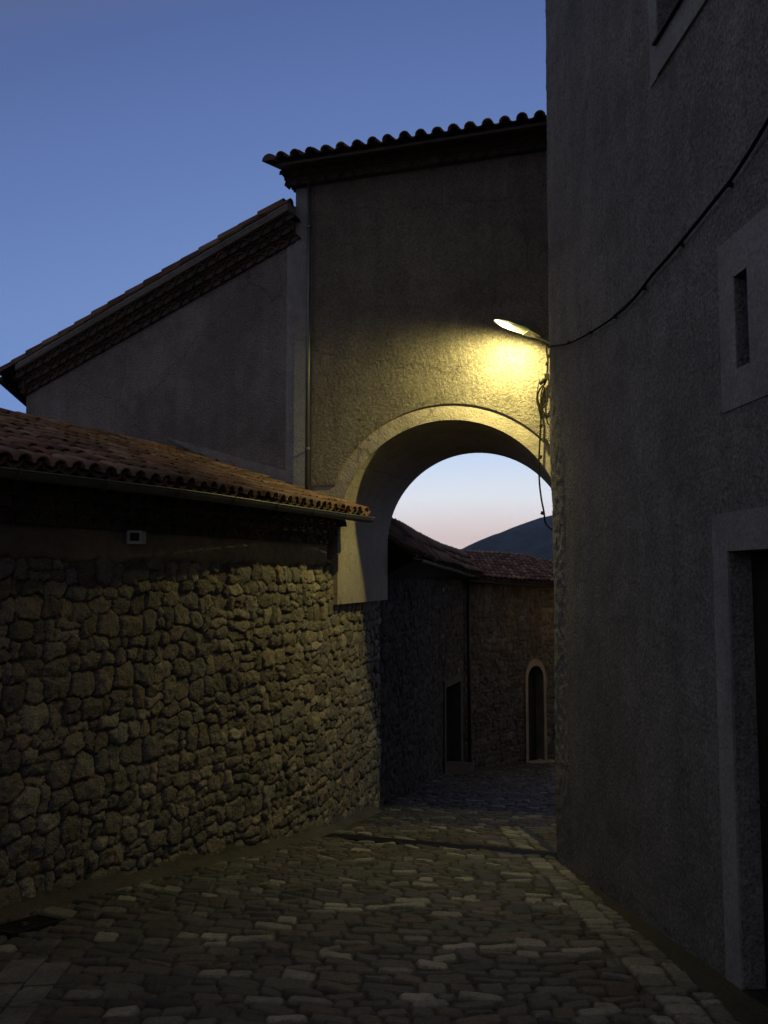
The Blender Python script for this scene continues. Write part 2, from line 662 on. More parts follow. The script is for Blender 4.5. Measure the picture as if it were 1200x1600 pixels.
def gutter(name, pts, r, parent, hooks=0, m=None):
    """half-round gutter along pts, open to the sky"""
    mb = MB()
    n = 8
    rings = []
    P = [Vector(p) for p in pts]
    for i, p in enumerate(P):
        d = (P[min(i + 1, len(P) - 1)] - P[max(0, i - 1)]).normalized()
        sd = d.cross(Vector((0, 0, 1))).normalized()
        rg = []
        for t_ in (0, .006):
            for k in range(n + 1):
                a = math.pi + math.pi * k / n
                rg.append(p + sd * math.cos(a) * (r - t_) + Vector((0, 0, 1)) * math.sin(a) * (r - t_))
        rings.append(rg)
    q = 2 * (n + 1)
    vs = [x for g in rings for x in g]
    fs = []
    for i in range(len(P) - 1):
        for k in range(n):
            a = i * q + k
            fs.append((a, a + 1, a + q + 1, a + q))
            a += n + 1
            fs.append((a, a + q, a + q + 1, a + 1))
        for k in (0, n):
            a = i * q + k
            fs.append((a, a + q, a + q + n + 1, a + n + 1))
    for i in (0, len(P) - 1):
        fs.append(tuple(i * q + k for k in range(n + 1)))
    mb.add(vs, fs)
    # rolled front bead on both rims
    for sgn in (0, n):
        mb.tube([g[sgn] for g in rings], .009, 6, smooth_path=False)
    g = mb.build(name, m or M_ZINC, parent, False)
    if hooks:
        acc = 0
        for i in range(1, len(P)):
            acc += (P[i] - P[i - 1]).length
            if acc >= hooks:
                acc = 0
                h = MB()
                d = (P[i] - P[i - 1]).normalized()
                sd = d.cross(Vector((0, 0, 1))).normalized()
                arc = [P[i] + sd * math.cos(a) * (r + .006) + Vector((0, 0, 1)) * math.sin(a) * (r + .006) for a in [math.pi + math.pi * k / 10 for k in range(11)]]
                arc = [arc[0] + Vector((0, 0, .02))] + arc + [arc[-1] + Vector((0, 0, .02))]
                for j in range(len(arc) - 1):
                    h.box(arc[j] - d * .012, d * .024, arc[j + 1] - arc[j], ((arc[j] + arc[j + 1]) / 2 - P[i]).normalized() * .004)
                h.build('gutter_bracket', m or M_ZINC, g)
                last = COL.objects[-1]
                last.matrix_parent_inverse.translation = (0, 0, 0)
    return g


def face_wall(mb, p0, p1, z0, z1, holes, nrm, depth, col=None):
    """vertical plane from p0 to p1 with rectangular holes (t0,t1,za,zb) and reveals cut inward"""
    p0, p1, nrm = Vector((*p0, 0)), Vector((*p1, 0)), Vector((*nrm, 0)).normalized()
    d = (p1 - p0)
    ln = d.length
    d.normalize()
    ts = sorted({0, ln, *[h[0] for h in holes], *[h[1] for h in holes]})
    zs = sorted({z0, z1, *[h[2] for h in holes], *[h[3] for h in holes]})
    P = lambda t, z, o=0: p0 + d * t + Vector((0, 0, z)) - nrm * o
    for i in range(len(ts) - 1):
        for j in range(len(zs) - 1):
            tm, zm = (ts[i] + ts[i + 1]) / 2, (zs[j] + zs[j + 1]) / 2
            if any(h[0] < tm < h[1] and h[2] < zm < h[3] for h in holes):
                continue
            mb.quad(P(ts[i], zs[j]), P(ts[i + 1], zs[j]), P(ts[i + 1], zs[j + 1]), P(ts[i], zs[j + 1]), col)
    for hole in holes:
        a, b, za, zb = hole[:4]
        dp_ = hole[4] if len(hole) > 4 else depth
        c = [(a, za), (b, za), (b, zb), (a, zb)]
        for k in range(4):
            q, r = c[k], c[(k + 1) % 4]
            mb.quad(P(*q), P(*r), P(*r, dp_), P(*q, dp_), col)
    return P

# ================================================================== GROUND


rng = np.random.default_rng(5)
# left wall line (plan), in front of the arch, through it and beyond
LW = Curve([(-6.1, .6), (-5.0, 2.9), (-3.90, 4.95), (-2.98, 6.63), (-2.17, 8.2), (-1.43, 9.53), (-.90, 10.72), (-.73, 11.25), (-.47, 12.2), (-.13, 13.5), (.10, 14.65)])
RW0, RW1 = (1.82, 8.93), (2.05, 4.99)
rdir = Vector((RW1[0] - RW0[0], RW1[1] - RW0[1])).normalized()      # towards the camera


def ground_sheet():
    ys = [-50, -12, 0, 3, 6, 9, 12, 16, 20, 24, 28, 34, 60, 150, 400, 900, 2500]
    xs = [-2500, -400, -80, -12, 12, 80, 400, 2500]

    def z(y):
        return -.04 + (gz(y) if y < 28 else gz(28) - .06 * (min(y, 400) - 28)) if y > -12 else gz(-12) - .04
    X, Y = np.meshgrid(np.array(xs, float), np.array(ys, float))
    Z = np.vectorize(z)(Y)
    o = grid_mesh('ground', X, Y, Z, None, M_MUD, None, False)
    tag(o, kind='structure')


ground_sheet()
DR0, DR1 = Vector((-.72, 10.66)), Vector((1.92, 9.19))
ddir = (DR1 - DR0).normalized()


def setts(name, x0, x1, y0, y1, res, seed, tone=1.):
    r = np.random.default_rng(seed)
    nx_, ny_ = int((x1 - x0) / res), int((y1 - y0) / res)
    xa, ya = np.linspace(x0, x1, nx_), np.linspace(y0, y1, ny_)
    X, Y = np.meshgrid(xa, ya)
    kk = np.clip((Y - 4.5) / 5, 0, 1) * .42 + .03
    V = Y + kk * X
    Xw = X + .025 * vnoise(X * 3, Y * 3, seed + 1) + .014 * vnoise(X * 12, Y * 12, seed + 2)
    Vw = V + .025 * vnoise(X * 2.2, Y * 2.2, seed + 3) + .014 * vnoise(X * 12, Y * 12, seed + 4)
    st = []
    v = y0 - 2.2
    while v < y1 + 2.5:
        h = r.uniform(.105, .17)
        x = x0 - .3 + r.uniform(-.2, 0)
        XL = 1.50 if x1 < 4 else x1
        while x < min(x1 + .2, XL):
            w = r.uniform(.14, .33) if h > .14 else r.uniform(.11, .27)
            t = r.random()
            if t < .12:
                c, k = (.30, .28, .235), r.uniform(.75, 1.2)
            elif t < .24:
                c, k = (.155, .145, .125), r.uniform(.8, 1.2)
            elif t < .42:
                c, k = (.125, .097, .075), r.uniform(.7, 1.1)
            else:
                c, k = (.085, .078, .066), r.uniform(.65, 1.3)
            wc = min(w, XL - x) if x + w > XL else w
            if wc > .07:
                st.append((x + wc / 2, v + h / 2 + r.normal(0, .012), wc / 2 * .99, h / 2 * r.uniform(.9, 1.04), r.normal(0, .05), r.uniform(.7, 1.15), tuple(q * k for q in c)))
            x += w
        v += h
    # pale border course along the tall house
    for bx, bw, pk in (((1.60, .105, 1.), (1.76, .055, .85)) if x1 < 4 else ()):
        v = y0 - 2.2
        while v < y1 + 2.5:
            h = r.uniform(.11, .23)
            k = r.uniform(.6, 1.2) * pk
            c = (.25, .235, .205) if r.random() < .8 else (.12, .11, .1)
            st.append((bx + r.normal(0, .012), v + h / 2, bw, h / 2, r.normal(0, .06), r.uniform(.8, 1.2), tuple(q * k for q in c)))
            v += h
    if x1 < 4:
        v = 8.6
        while v < y1 + 3:
            h = r.uniform(.14, .22)
            x = 1.9
            while x < x1:
                w = r.uniform(.16, .4)
                k = r.uniform(.6, 1.3)
                st.append((x + w / 2, v + h / 2, w / 2, h / 2, r.normal(0, .05), r.uniform(.7, 1.1), (.09 * k, .08 * k, .07 * k)))
                x += w
            v += h
    F1 = np.full(X.shape, 9.)
    F2 = np.full(X.shape, 9.)
    ID = np.zeros(X.shape, int)
    for i, (s, z, a, b, an, hh, c) in enumerate(st):
        R = max(a, b) * 1.9 + .06
        i0, i1 = np.searchsorted(xa, s - R), np.searchsorted(xa, s + R)
        yy = z - (np.clip((z - 4.5) / 5, 0, 1) * .42 + .03) * s
        j0, j1 = np.searchsorted(ya, yy - R - .35), np.searchsorted(ya, yy + R + .35)
        if i1 <= i0 or j1 <= j0:
            continue
        sl = (slice(j0, j1), slice(i0, i1))
        dx, dz = Xw[sl] - s, Vw[sl] - z
        c_, s_ = math.cos(an), math.sin(an)
        u, w_ = (dx * c_ + dz * s_) / a, (-dx * s_ + dz * c_) / b
        d = (np.abs(u) ** 7 + np.abs(w_) ** 7) ** (1 / 7)
        f1, f2 = F1[sl].copy(), F2[sl].copy()
        m1 = d < f1
        F2[sl] = np.where(m1, f1, np.minimum(f2, d))
        F1[sl] = np.where(m1, d, f1)
        ID[sl] = np.where(m1, i, ID[sl])
    g = np.clip((F2 - F1 - .12) / .18, 0, 1)
    g = g * g * (3 - 2 * g)
    e = np.clip((1.0 - F1) / .16, 0, 1)
    ins = g * e * e * (3 - 2 * e)
    H = np.array([q[5] for q in st])[ID]
    cl = np.array([q[6] for q in st])[ID]
    # stones stop short of the walls (earth and mortar there)
    s_l = np.interp(Y, LW.p[:, 1], LW.p[:, 0])
    off = X - s_l
    keep = np.clip((off - .17 + .12 * vnoise(X * 3, Y * 3, seed + 8)) / .06, 0, 1)
    keep = np.where(Y > 14.2, 1, keep)
    keep *= np.where((X > 1.84) & (Y < 8.9), 0, 1)
    dd = (X - DR0.x) * (-ddir.y) + (Y - DR0.y) * ddir.x
    ndr = np.abs(dd)
    keep *= np.clip((ndr - .165) / .02, 0, 1)
    ins = ins * keep
    tilt = np.array([[r.normal(0, .10), r.normal(0, .10)] for _ in st])[ID]
    cs = np.array([[q[0], q[1]] for q in st])[ID]
    h = ins * (.014 + .008 * H + np.clip(tilt[..., 0] * (X - cs[..., 0]) + tilt[..., 1] * (V - cs[..., 1]), -.012, .012)) + .008 * vnoise(X * 9, Y * 9, seed + 6, 3)
    h += .03 * vnoise(X * .7, Y * .7, seed + 7)
    h = np.where(ndr < .155, -.07, h)
    Z = gz(Y) + h
    t = np.clip(ins * 1.2, 0, 1)[..., None]
    mort = np.array([.021, .018, .014])
    rim = np.array([.045, .038, .029])
    nearwall = np.clip(1 - off / .35, 0, 1)[..., None]
    colr = cl * t + (mort * (1 - nearwall) + rim * nearwall) * (1 - t)
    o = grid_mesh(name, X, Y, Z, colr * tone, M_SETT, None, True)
    tag(o, kind='structure')
    return o


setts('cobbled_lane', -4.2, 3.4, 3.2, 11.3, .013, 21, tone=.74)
setts('cobbled_lane_beyond', -.9, 6.0, 11.3, 25.5, .03, 33, tone=.42)  # sett colours darkened in place of the shade past the arch

# fillet of mortar along the foot of the stone wall
mb = MB()
for i in range(60):
    s0_, s1_ = 2.5 + i * .19, 2.5 + (i + 1) * .19
    prof = [(.02, .13), (.07, .06), (.14, .028), (.21, .0)]
    for k in range(3):
        q = []
        for s_, (o_, h_) in ((s0_, prof[k]), (s0_, prof[k + 1]), (s1_, prof[k + 1]), (s1_, prof[k])):
            v = LW.pt(s_, o_)
            wv = 1 + .35 * math.sin(s_ * 5.1) * math.sin(s_ * 2.3 + 1)
            q.append(Vector((v.x, v.y, gz(v.y) + h_ * wv)))
        mb.quad(*q)
tag(mb.build('kerb', mat('rough_mortar', (.065, .057, .046), bumps=(('noise', 25, .8, .02),), mottle=.25, mscale=2), None, True), kind='structure')

# long edging slabs in the near left corner
mb = MB()
for x, y, ln, an, wd in ((-1.80, 3.75, .50, 98, .17), (-1.875, 4.27, .62, 98, .16), (-1.97, 4.91, .42, 98, .17), (-2.02, 3.9, .62, 98, .2), (-2.11, 4.54, .38, 98, .19), (-2.17, 4.95, .44, 98, .2)):
    a = math.radians(an)
    d = Vector((math.cos(a), math.sin(a), -.155 * math.sin(a)))
    sd = Vector((math.sin(a), -math.cos(a), .155 * math.cos(a)))
    o_ = Vector((x, y, gz(y) + .0))
    mb.box(o_ - sd * wd / 2, d * ln, sd * wd, Vector((0, 0, .032)))
kb = mb.build('kerb_slabs', mat('kerb_stone', (.15, .14, .12), bumps=(('noise', 60, .9, .02),), mottle=.25, mscale=3, fine=.2), None, False)
tag(kb, kind='structure')

# iron channel grate across the lane
t = thing('channel_drain', 'long narrow iron channel drain running across the cobbled lane before the arch', 'drain', (*(DR0 + DR1) / 2, gz((DR0.y + DR1.y) / 2)))
mb = MB()
n_ = int((DR1 - DR0).length / .035)
dd3 = Vector((ddir.x, ddir.y, -.155 * ddir.y))
sd3 = Vector((-ddir.y, ddir.x, -.155 * ddir.x))
for i in range(n_):
    p = DR0 + ddir * (i * .035)
    mb.box(Vector((p.x, p.y, gz(p.y) - .018)) - sd3 * .135, dd3 * .017, sd3 * .27, Vector((0, 0, .026)))
mb.build('grate', M_IRON, t)
mb = MB()
for sg in (-1, 1):
    mb.box(Vector((DR0.x, DR0.y, gz(DR0.y) - .028)) + sd3 * (.145 * sg - .008), dd3 * ((DR1 - DR0).length / dd3.length * 1.0), sd3 * .016, Vector((0, 0, .036)))
mb.build('frame', M_IRON, t)

# small street drain at the foot of the stone wall
t = thing('street_drain', 'square dark iron drain cover at the foot of the stone wall', 'drain', (-2.72, 6.3, gz(6.3)))
mb = MB()
a = math.radians(62)
d = Vector((math.cos(a), math.sin(a), -.155 * math.sin(a)))
sd = Vector((math.sin(a), -math.cos(a), .155 * math.cos(a)))
o_ = Vector((-2.86, 6.12, gz(6.12) + .004))
mb.box(o_, d * .46, sd * .03, Vector((0, 0, .03)))
mb.box(o_ + sd * .27, d * .46, sd * .03, Vector((0, 0, .03)))
mb.box(o_ + sd * .03, d * .03, sd * .24, Vector((0, 0, .03)))
mb.box(o_ + sd * .03 + d * .43, d * .03, sd * .24, Vector((0, 0, .03)))
mb.build('frame', M_IRON, t)
mb = MB()
for k in range(10):
    mb.box(o_ + sd * .032 + d * (.045 + k * .039), d * .02, sd * .236, Vector((0, 0, .022)))
mb.build('grate', M_IRON, t)

# ================================================================== LEFT: low stone house
house = thing('stone_house', 'low house of rough rubble stone with clay tile roof and zinc gutter along the lane', 'house', (-3.2, 8, gz(8)))
S_END = float(np.interp(13.62, LW.p[:, 1], LW.s))
S_ARCH = float(np.interp(11.22, LW.p[:, 1], LW.s))
S_CORN = float(np.interp(10.98, LW.p[:, 1], LW.s))
stone_wall('stone_facing', LW, 2.6, S_END, .24, .0125, 3, house, -4.1, stop=.13)
# plastered band between the stones and the eaves, with a ragged lower edge over the stones
sa = np.linspace(2.6, S_CORN, 420)
za = np.linspace(0, 1, 30)
S, T = np.meshgrid(sa, za)
low = .125 + .045 * vnoise(S * 5.2, S * 0, 71, 3) + .03 * vnoise(S * 15, S * 0 + 4, 72, 2)
Z = low + (.74 - low) * T
h = .045 + .012 * vnoise(S * 2, Z * 2, 73, 2) + .01 * vnoise(S * 9, Z * 9, 74, 2) - .05 * np.exp(-T * 26)
x, y, nx, ny = LW.at(sa)
X, Y = x[None] + nx[None] * h, y[None] + ny[None] * h
grid_mesh('plaster_band', X, Y, Z, None, M_OLD, house)
# solid body behind the facing (its end wall shows beside the arch)
mb = MB()
n_ = 40
front = [LW.pt(1.0 + (S_CORN - 1.0) * i / n_, -.01) for i in range(n_ + 1)]
back = [LW.pt(1.0 + (S_CORN - 1.0) * i / n_, -2.5) for i in range(n_ + 1)]
for i in range(n_):
    for z0_, z1_ in ((-5.2, .74),):
        a, b = front[i], front[i + 1]
        mb.quad((a.x, a.y, z0_), (b.x, b.y, z0_), (b.x, b.y, z1_), (a.x, a.y, z1_))
        c, d = back[i], back[i + 1]
        mb.quad((a.x, a.y, z1_), (b.x, b.y, z1_), (d.x, d.y, z1_ + .8), (c.x, c.y, z1_ + .8))
        mb.quad((c.x, c.y, z0_), (d.x, d.y, z0_), (d.x, d.y, z1_ + .8), (c.x, c.y, z1_ + .8))
a, c = LW.pt(S_CORN, .046), back[-1]
mb.quad((a.x, a.y, .15), (c.x, c.y, .15), (c.x, c.y, 1.5), (a.x, a.y, .74))
a, c = front[0], back[0]
mb.quad((a.x, a.y, -5.2), (c.x, c.y, -5.2), (c.x, c.y, 1.5), (a.x, a.y, .74))
mb.build('wall', M_OLD, house)

EV = Curve([(-5.59, .72), (-4.24, 3.31), (-2.846, 5.9), (-1.915, 7.45), (-1.211, 8.97), (-.60, 10.30), (-.235, 11.03)])
EL = EV.len


def lo_l(u):
    return EV.pt(u * EL, -.03, .828)


def hi_l(u):
    return EV.pt(u * EL, -3.3, .828 + 3.27 * .325)


tiled_roof('roof', lo_l, hi_l, house, 11, row=.29, w=.158, rs=.78, ch=.058, cv=.036, dark=.85)
# far slope of the roof and ridge tiles
rf = [o for o in house.children if o.name.startswith('roof')][0]
mb = MB()
for i in range(40):
    a, b = EV.pt(i / 40 * EL, -3.3, 1.88), EV.pt((i + 1) / 40 * EL, -3.3, 1.88)
    c, d = EV.pt(i / 40 * EL, -5.8, 1.0), EV.pt((i + 1) / 40 * EL, -5.8, 1.0)
    mb.quad(a, b, d, c, (.2, .1, .07))
s_ = .2
rr_ = random.Random(4)
while s_ < EL:
    p, q = EV.pt(s_, -3.3, 1.885), EV.pt(s_ + .1, -3.3, 1.885)
    d = (q - p).normalized()
    half_tile(mb, p, d, Vector((0, 0, 1)), Vector((d.y, -d.x, 0)), .40, .10, .085, tuple(v * rr_.uniform(.6, 1.1) for v in TILEC[rr_.randrange(7)]))
    s_ += .36
ri = mb.build('ridge', M_TILE, rf, True)
ri.matrix_parent_inverse.translation = (0, 0, 0)
# rows of corbel tiles under the eave
gp = [LW.pt(2.2 + (S_CORN - 2.2) * i / 26, .045, .415) for i in range(27)]
gn = []
for i in range(27):
    _, _, a, b = LW.at(2.2 + (S_CORN - 2.2) * (i + .5) / 26)
    gn.append(Vector((float(a), float(b), 0)).normalized())
genoise('eave_corbels', gp, lambda i: gn[min(i, 25)], house, rows=3, w=.20, step=.095, rh=.115, seed=8, dark=.9)
mb = MB()     # boarding between the corbels and the gutter
gut = [EV.pt(.4 + (EL + .03 - .4) * i / 70, .06, .771) for i in range(71)]
for i in range(60):
    a, b = EV.pt(.4 + (EL - .4) * i / 60, -.04, .771), EV.pt(.4 + (EL - .4) * (i + 1) / 60, -.04, .771)
    c, d = EV.pt(.4 + (EL - .4) * (i + 1) / 60, -1.1, .775), EV.pt(.4 + (EL - .4) * i / 60, -1.1, .775)
    mb.quad(a, b, c, d)
    mb.quad(a, b, b + Vector((0, 0, .03)), a + Vector((0, 0, .03)))
mb.build('soffit', M_WOOD, house)
gutter('gutter', gut, .065, house, hooks=.8)

# small white sensor box on the plaster band
t = thing('wall_sensor', 'small white plastic box with a black square face, on the plaster under the eave', 'sensor', (-2.44, 7.74, .36))
s_ = float(np.interp(7.75, LW.p[:, 1], LW.s))
p = LW.pt(s_, .0, .30)
_, _, a, b = LW.at(s_)
nv = Vector((float(a), float(b), 0)).normalized()
dv = Vector((-nv.y, nv.x, 0))
mb = MB()
mb.box(p + nv * .05 - dv * .03, dv * .16, nv * .05, Vector((0, 0, .15)))
mb.build('back_box', M_WHITE, t)
mb = MB()
hd = (nv * .8 - dv * .6).normalized()
hs = Vector((-hd.y, hd.x, 0))
hp = p + nv * .09 - dv * .03 + Vector((0, 0, -.005))
mb.box(hp - hs * .065, hs * .13, hd * .08, Vector((0, 0, .125)))
mb.build('head', M_WHITE, t)
mb = MB()
mb.box(hp - hs * .042 + hd * .0805 + Vector((0, 0, .028)), hs * .084, hd * .004, Vector((0, 0, .075)))
mb.build('lens_panel', M_BLACK, t)

# ================================================================== ARCH BUILDING
AP = Vector((-.632, 11.224, 0))
AD = Vector((3.42, -1, 0)).normalized()         # along the face to the right
AN = Vector((-.281, -.960, 0)).normalized()     # out of the face, to the camera
BK = Vector((.63, 2.28, 0))                     # front face -> back face


def A(t, z, o=0.):
    return AP + AD * t + AN * o + Vector((0, 0, z))


arch = thing('arch_building', 'tall rendered building bridging the lane over a round arch, lamplit above', 'building', (.8, 12, gz(12)))
TL, TR = -.655, 3.02
ZT = 5.56
C_T, C_Z, R_IN, R_OUT = 1.523, .54, 1.52, 1.735
NSEG = 48
ang = [math.pi * (1 - k / NSEG) for k in range(NSEG + 1)]
RO = .018
SM_Z = 1.24
T_PIL = -.385
mb = MB()


def rough_patch(t0, t1, zlo, zhi, o):
    mb.quad(A(t0, zlo, o), A(t1, zlo, o), A(t1, zhi, o), A(t0, zhi, o))


# rough field: right of the smooth corner strip, above the ring and above the smooth base
outer = [(C_T + R_OUT * math.cos(a_), C_Z + R_OUT * math.sin(a_)) for a_ in ang]
outer = [(t_, z_) for t_, z_ in outer if z_ >= SM_Z and t_ <= TR]
t0 = outer[0][0]
ZM = 2.6
rough_patch(T_PIL, t0, SM_Z, ZM, RO)
for (ta, za_), (tb, zb_) in zip(outer[:-1], outer[1:]):
    mb.quad(A(ta, za_, RO), A(tb, zb_, RO), A(tb, ZM, RO), A(ta, ZM, RO))
    mb.quad(A(ta, za_, RO), A(tb, zb_, RO), A(tb, zb_, 0), A(ta, za_, 0))
tl = outer[-1][0]
if tl < TR:
    mb.quad(A(tl, outer[-1][1], RO), A(TR, outer[-1][1], RO), A(TR, ZM, RO), A(tl, ZM, RO))
rough_patch(T_PIL, TR, ZM, ZT, RO)
mb.quad(A(T_PIL, SM_Z, RO), A(t0, SM_Z, RO), A(t0, SM_Z, 0), A(T_PIL, SM_Z, 0))
mb.quad(A(T_PIL, SM_Z, 0), A(T_PIL, ZT, 0), A(T_PIL, ZT, RO), A(T_PIL, SM_Z, RO))
mb.build('wall', M_ROUGH, arch)
# smooth render: corner strip, base band, arch ring, pier, reveal
mb = MB()
mb.quad(A(TL, SM_Z), A(T_PIL, SM_Z), A(T_PIL, ZT), A(TL, ZT))
mb.build('corner_strip', M_TRIM, arch)  # greyer than the arch surround, standing in for the drainpipe's shadow
mb = MB()
lx = C_T - R_IN


def inner(k, back=False):
    a_ = ang[k]
    if back:
        cB = AP + AD * C_T + BK
        return cB + AD * (1.46 * math.cos(a_)) + Vector((0, 0, .50 + 1.46 * math.sin(a_)))
    return A(C_T + R_IN * math.cos(a_), C_Z + R_IN * math.sin(a_))


tt = t0
mb.quad(A(TL, -.385), A(lx, -.385), A(lx, C_Z), A(TL, C_Z))
# base band from the corner to the ring's inner edge, following the arc
prev = (lx, C_Z)
for k in range(1, NSEG + 1):
    c = (C_T + R_IN * math.cos(ang[k]), C_Z + R_IN * math.sin(ang[k]))
    o1 = (C_T + R_OUT * math.cos(ang[k]), C_Z + R_OUT * math.sin(ang[k]))
    o0 = (C_T + R_OUT * math.cos(ang[k - 1]), C_Z + R_OUT * math.sin(ang[k - 1]))
    if o1[0] > TR + .35:
        break
    mb.quad(A(*prev), A(*c), A(*o1), A(*o0))
    if o1[1] < SM_Z + .12 and k < NSEG / 2:
        za_, zb_ = min(o0[1], SM_Z), min(o1[1], SM_Z)
        mb.quad(A(TL, za_), A(o0[0] if o0[1] < SM_Z else t0, za_), A(min(o1[0], t0), zb_), A(TL, zb_))
    prev = c
SMOOTH_FACE = mb.build('arch_surround', M_SMOOTH, arch)
mb = MB()
for k in range(NSEG):
    mb.quad(inner(k), inner(k + 1), inner(k + 1, True), inner(k, True))
# left reveal down to the impost, standing a little proud of the stones
f0, b0 = inner(0), inner(0, True)
PB = -.385


def rv(v, z, o=.0):
    return Vector((v.x, v.y, z)) + AD * o


nrv = 24
for i in range(nrv):
    a_, b_ = f0.lerp(b0, i / nrv), f0.lerp(b0, (i + 1) / nrv)
    y_a, y_b = a_.y, b_.y
    s_a, s_b = float(np.interp(y_a, LW.p[:, 1], LW.s)), float(np.interp(y_b, LW.p[:, 1], LW.s))
    la, lb = a_, b_
    mb.quad(Vector((la.x, la.y, PB)), Vector((lb.x, lb.y, PB)), Vector((b_.x, b_.y, C_Z if i + 1 < nrv else .5)), Vector((a_.x, a_.y, C_Z)))
    mb.quad(Vector((la.x, la.y, PB)), Vector((lb.x, lb.y, PB)), Vector((lb.x - .12, lb.y, PB)), Vector((la.x - .12, la.y, PB)))
la = f0
mb.add([(la.x, la.y, PB), (f0.x, f0.y, C_Z), (f0.x - .2, f0.y + .06, C_Z), (la.x - .25, la.y + .06, PB)], [(0, 1, 2, 3)])
# right reveal down to the ground
f1, b1 = inner(NSEG), inner(NSEG, True)
mb.quad(rv(f1, -5), rv(b1, -6), rv(b1, .5), rv(f1, C_Z))
mb.build('arch_reveal', M_SMOOTH, arch)
# back face
mb = MB()
for k in range(NSEG):
    p, q = inner(k, True), inner(k + 1, True)
    mb.quad(p, q, Vector((q.x, q.y, ZT + .6)), Vector((p.x, p.y, ZT + .6)))
p = inner(0, True)
q = AP + AD * TL + BK
mb.quad(Vector((q.x, q.y, -.385)), Vector((p.x, p.y, -.385)), Vector((p.x, p.y, ZT + .6)), Vector((q.x, q.y, ZT + .6)))
p = inner(NSEG, True)
q = AP + AD * (TR + .6) + BK
mb.quad(Vector((p.x, p.y, -6)), Vector((q.x, q.y, -6)), Vector((q.x, q.y, ZT + .6)), Vector((p.x, p.y, ZT + .6)))
# left flank and top
a_, b_ = A(TL, -5), AP + AD * TL + BK
mb.quad(a_, Vector((b_.x, b_.y, -5)), Vector((b_.x, b_.y, ZT + .6)), A(TL, ZT))
b2 = AP + AD * (TR + .6) + BK
mb.quad(A(TL, ZT), A(TR + .6, ZT), Vector((b2.x, b2.y, ZT + .6)), Vector((b_.x, b_.y, ZT + .6)))
mb.build('rear_wall', M_ROUGH, arch)
# eave corbels and roof
gp = [A(TL - .02, ZT - .04, RO), A(TR, ZT - .01, RO)]
genoise('eave_corbels', gp, lambda i: AN, arch, rows=3, w=.205, step=.12, rh=.09, seed=3, dark=.9)
LN = -AD
gp = [A(TL, ZT - .04, .02), A(TL, ZT - .04, -2.3)]
genoise('side_corbels', gp, lambda i: LN, arch, rows=3, w=.205, step=.07, rh=.09, seed=4, dark=.8)
rise = .30


def lo_a(u):
    return A(TL - .13 + (TR + .15 - TL + .13) * u, ZT + .155 + .02 * u, .45)


def hi_a(u):
    return A(TL - .13 + (TR + .15 - TL + .13) * u, ZT + .155 + .02 * u + 3.1 * rise, .45 - 3.1)


tiled_roof('roof', lo_a, hi_a, arch, 17, w=.218, dark=.9, ch=.105, cv=.04, rs=.86)
mb = MB()      # verge tiles down the left edge of the roof
half_tile(mb, A(TL - .18, ZT + .135, .55), (A(0, ZT + rise, -1) - A(0, ZT, 0)).normalized(), Vector((0, 0, 1)), AD, 3.1, .10, .09, (.15, .08, .06))
mb.add([A(TL - .18 + .085 * math.cos(a_), ZT + .135 + .085 * math.sin(a_), .557) for a_ in [math.pi * k / 8 for k in range(9)]], [tuple(range(9))], (.1, .07, .06))
mb.build('verge', M_TILE, arch)
# drainpipe at the corner
mb = MB()
tp = T_PIL - .035
mb.tube([A(tp, ZT - .02, .075), A(tp, .95, .075)], .031, 12, smooth_path=False)
dp = mb.build('drainpipe', M_ZINC, arch, True)
for zz in (4.9, 3.3, 1.75):
    mb = MB()
    mb.tube([A(tp, zz - .015, .075), A(tp, zz + .015, .075)], .037, 12, smooth_path=False)
    mb.box(A(tp - .012, zz - .012, .0), AD * .024, AN * .08, Vector((0, 0, .024)))
    b_ = mb.build('pipe_clip', M_ZINC, dp)
    b_.matrix_parent_inverse.translation = (0, 0, 0)

# ================================================================== GABLED HOUSE behind
gab = thing('gabled_house', 'grey rendered house with a long sloping roof edge of corbelled tiles', 'house', (-3.6, 12.6, gz(12.6)))
G0, G1 = Vector((-1.25, 11.43, 0)), Vector((-5.97, 13.585, 0))
gd = (G1 - G0).normalized()
gn_ = Vector((gd.y, -gd.x, 0))
if gn_.y > 0:
    gn_ = -gn_
GL = (G1 - G0).length
gb = Vector((-.2, 1, 0)) * 6.5


def gtop(s):       # bottom line of the corbels
    return 4.745 - (4.745 - 3.0) * s / GL


mb = MB()
e0, e1 = G0 - gd * .0, G1
mb.quad((e0.x, e0.y, -5), (e1.x, e1.y, -5), (e1.x, e1.y, gtop(GL) + .1), (e0.x, e0.y, gtop(0) + .1))
f0_, f1_ = e0 + gb, e1 + gb
mb.quad((e1.x, e1.y, -5), (f1_.x, f1_.y, -5), (f1_.x, f1_.y, gtop(GL) + .3), (e1.x, e1.y, gtop(GL) + .3))
mb.quad((e0.x, e0.y, -5), (f0_.x, f0_.y, -5), (f0_.x, f0_.y, gtop(0) + .4), (e0.x, e0.y, gtop(0) + .4))
mb.quad((f0_.x, f0_.y, -5), (f1_.x, f1_.y, -5), (f1_.x, f1_.y, gtop(GL) + .3), (f0_.x, f0_.y, gtop(0) + .3))
mb.build('wall', M_GABLE, gab)
mb = MB()          # smooth strip at the corner and the band above the lower roof


def Gp(s, z, o=0.):
    v = G0 + gd * s + (gn_ * o if o > 0 else gb * (-o / 6.5))
    return Vector((v.x, v.y, z))


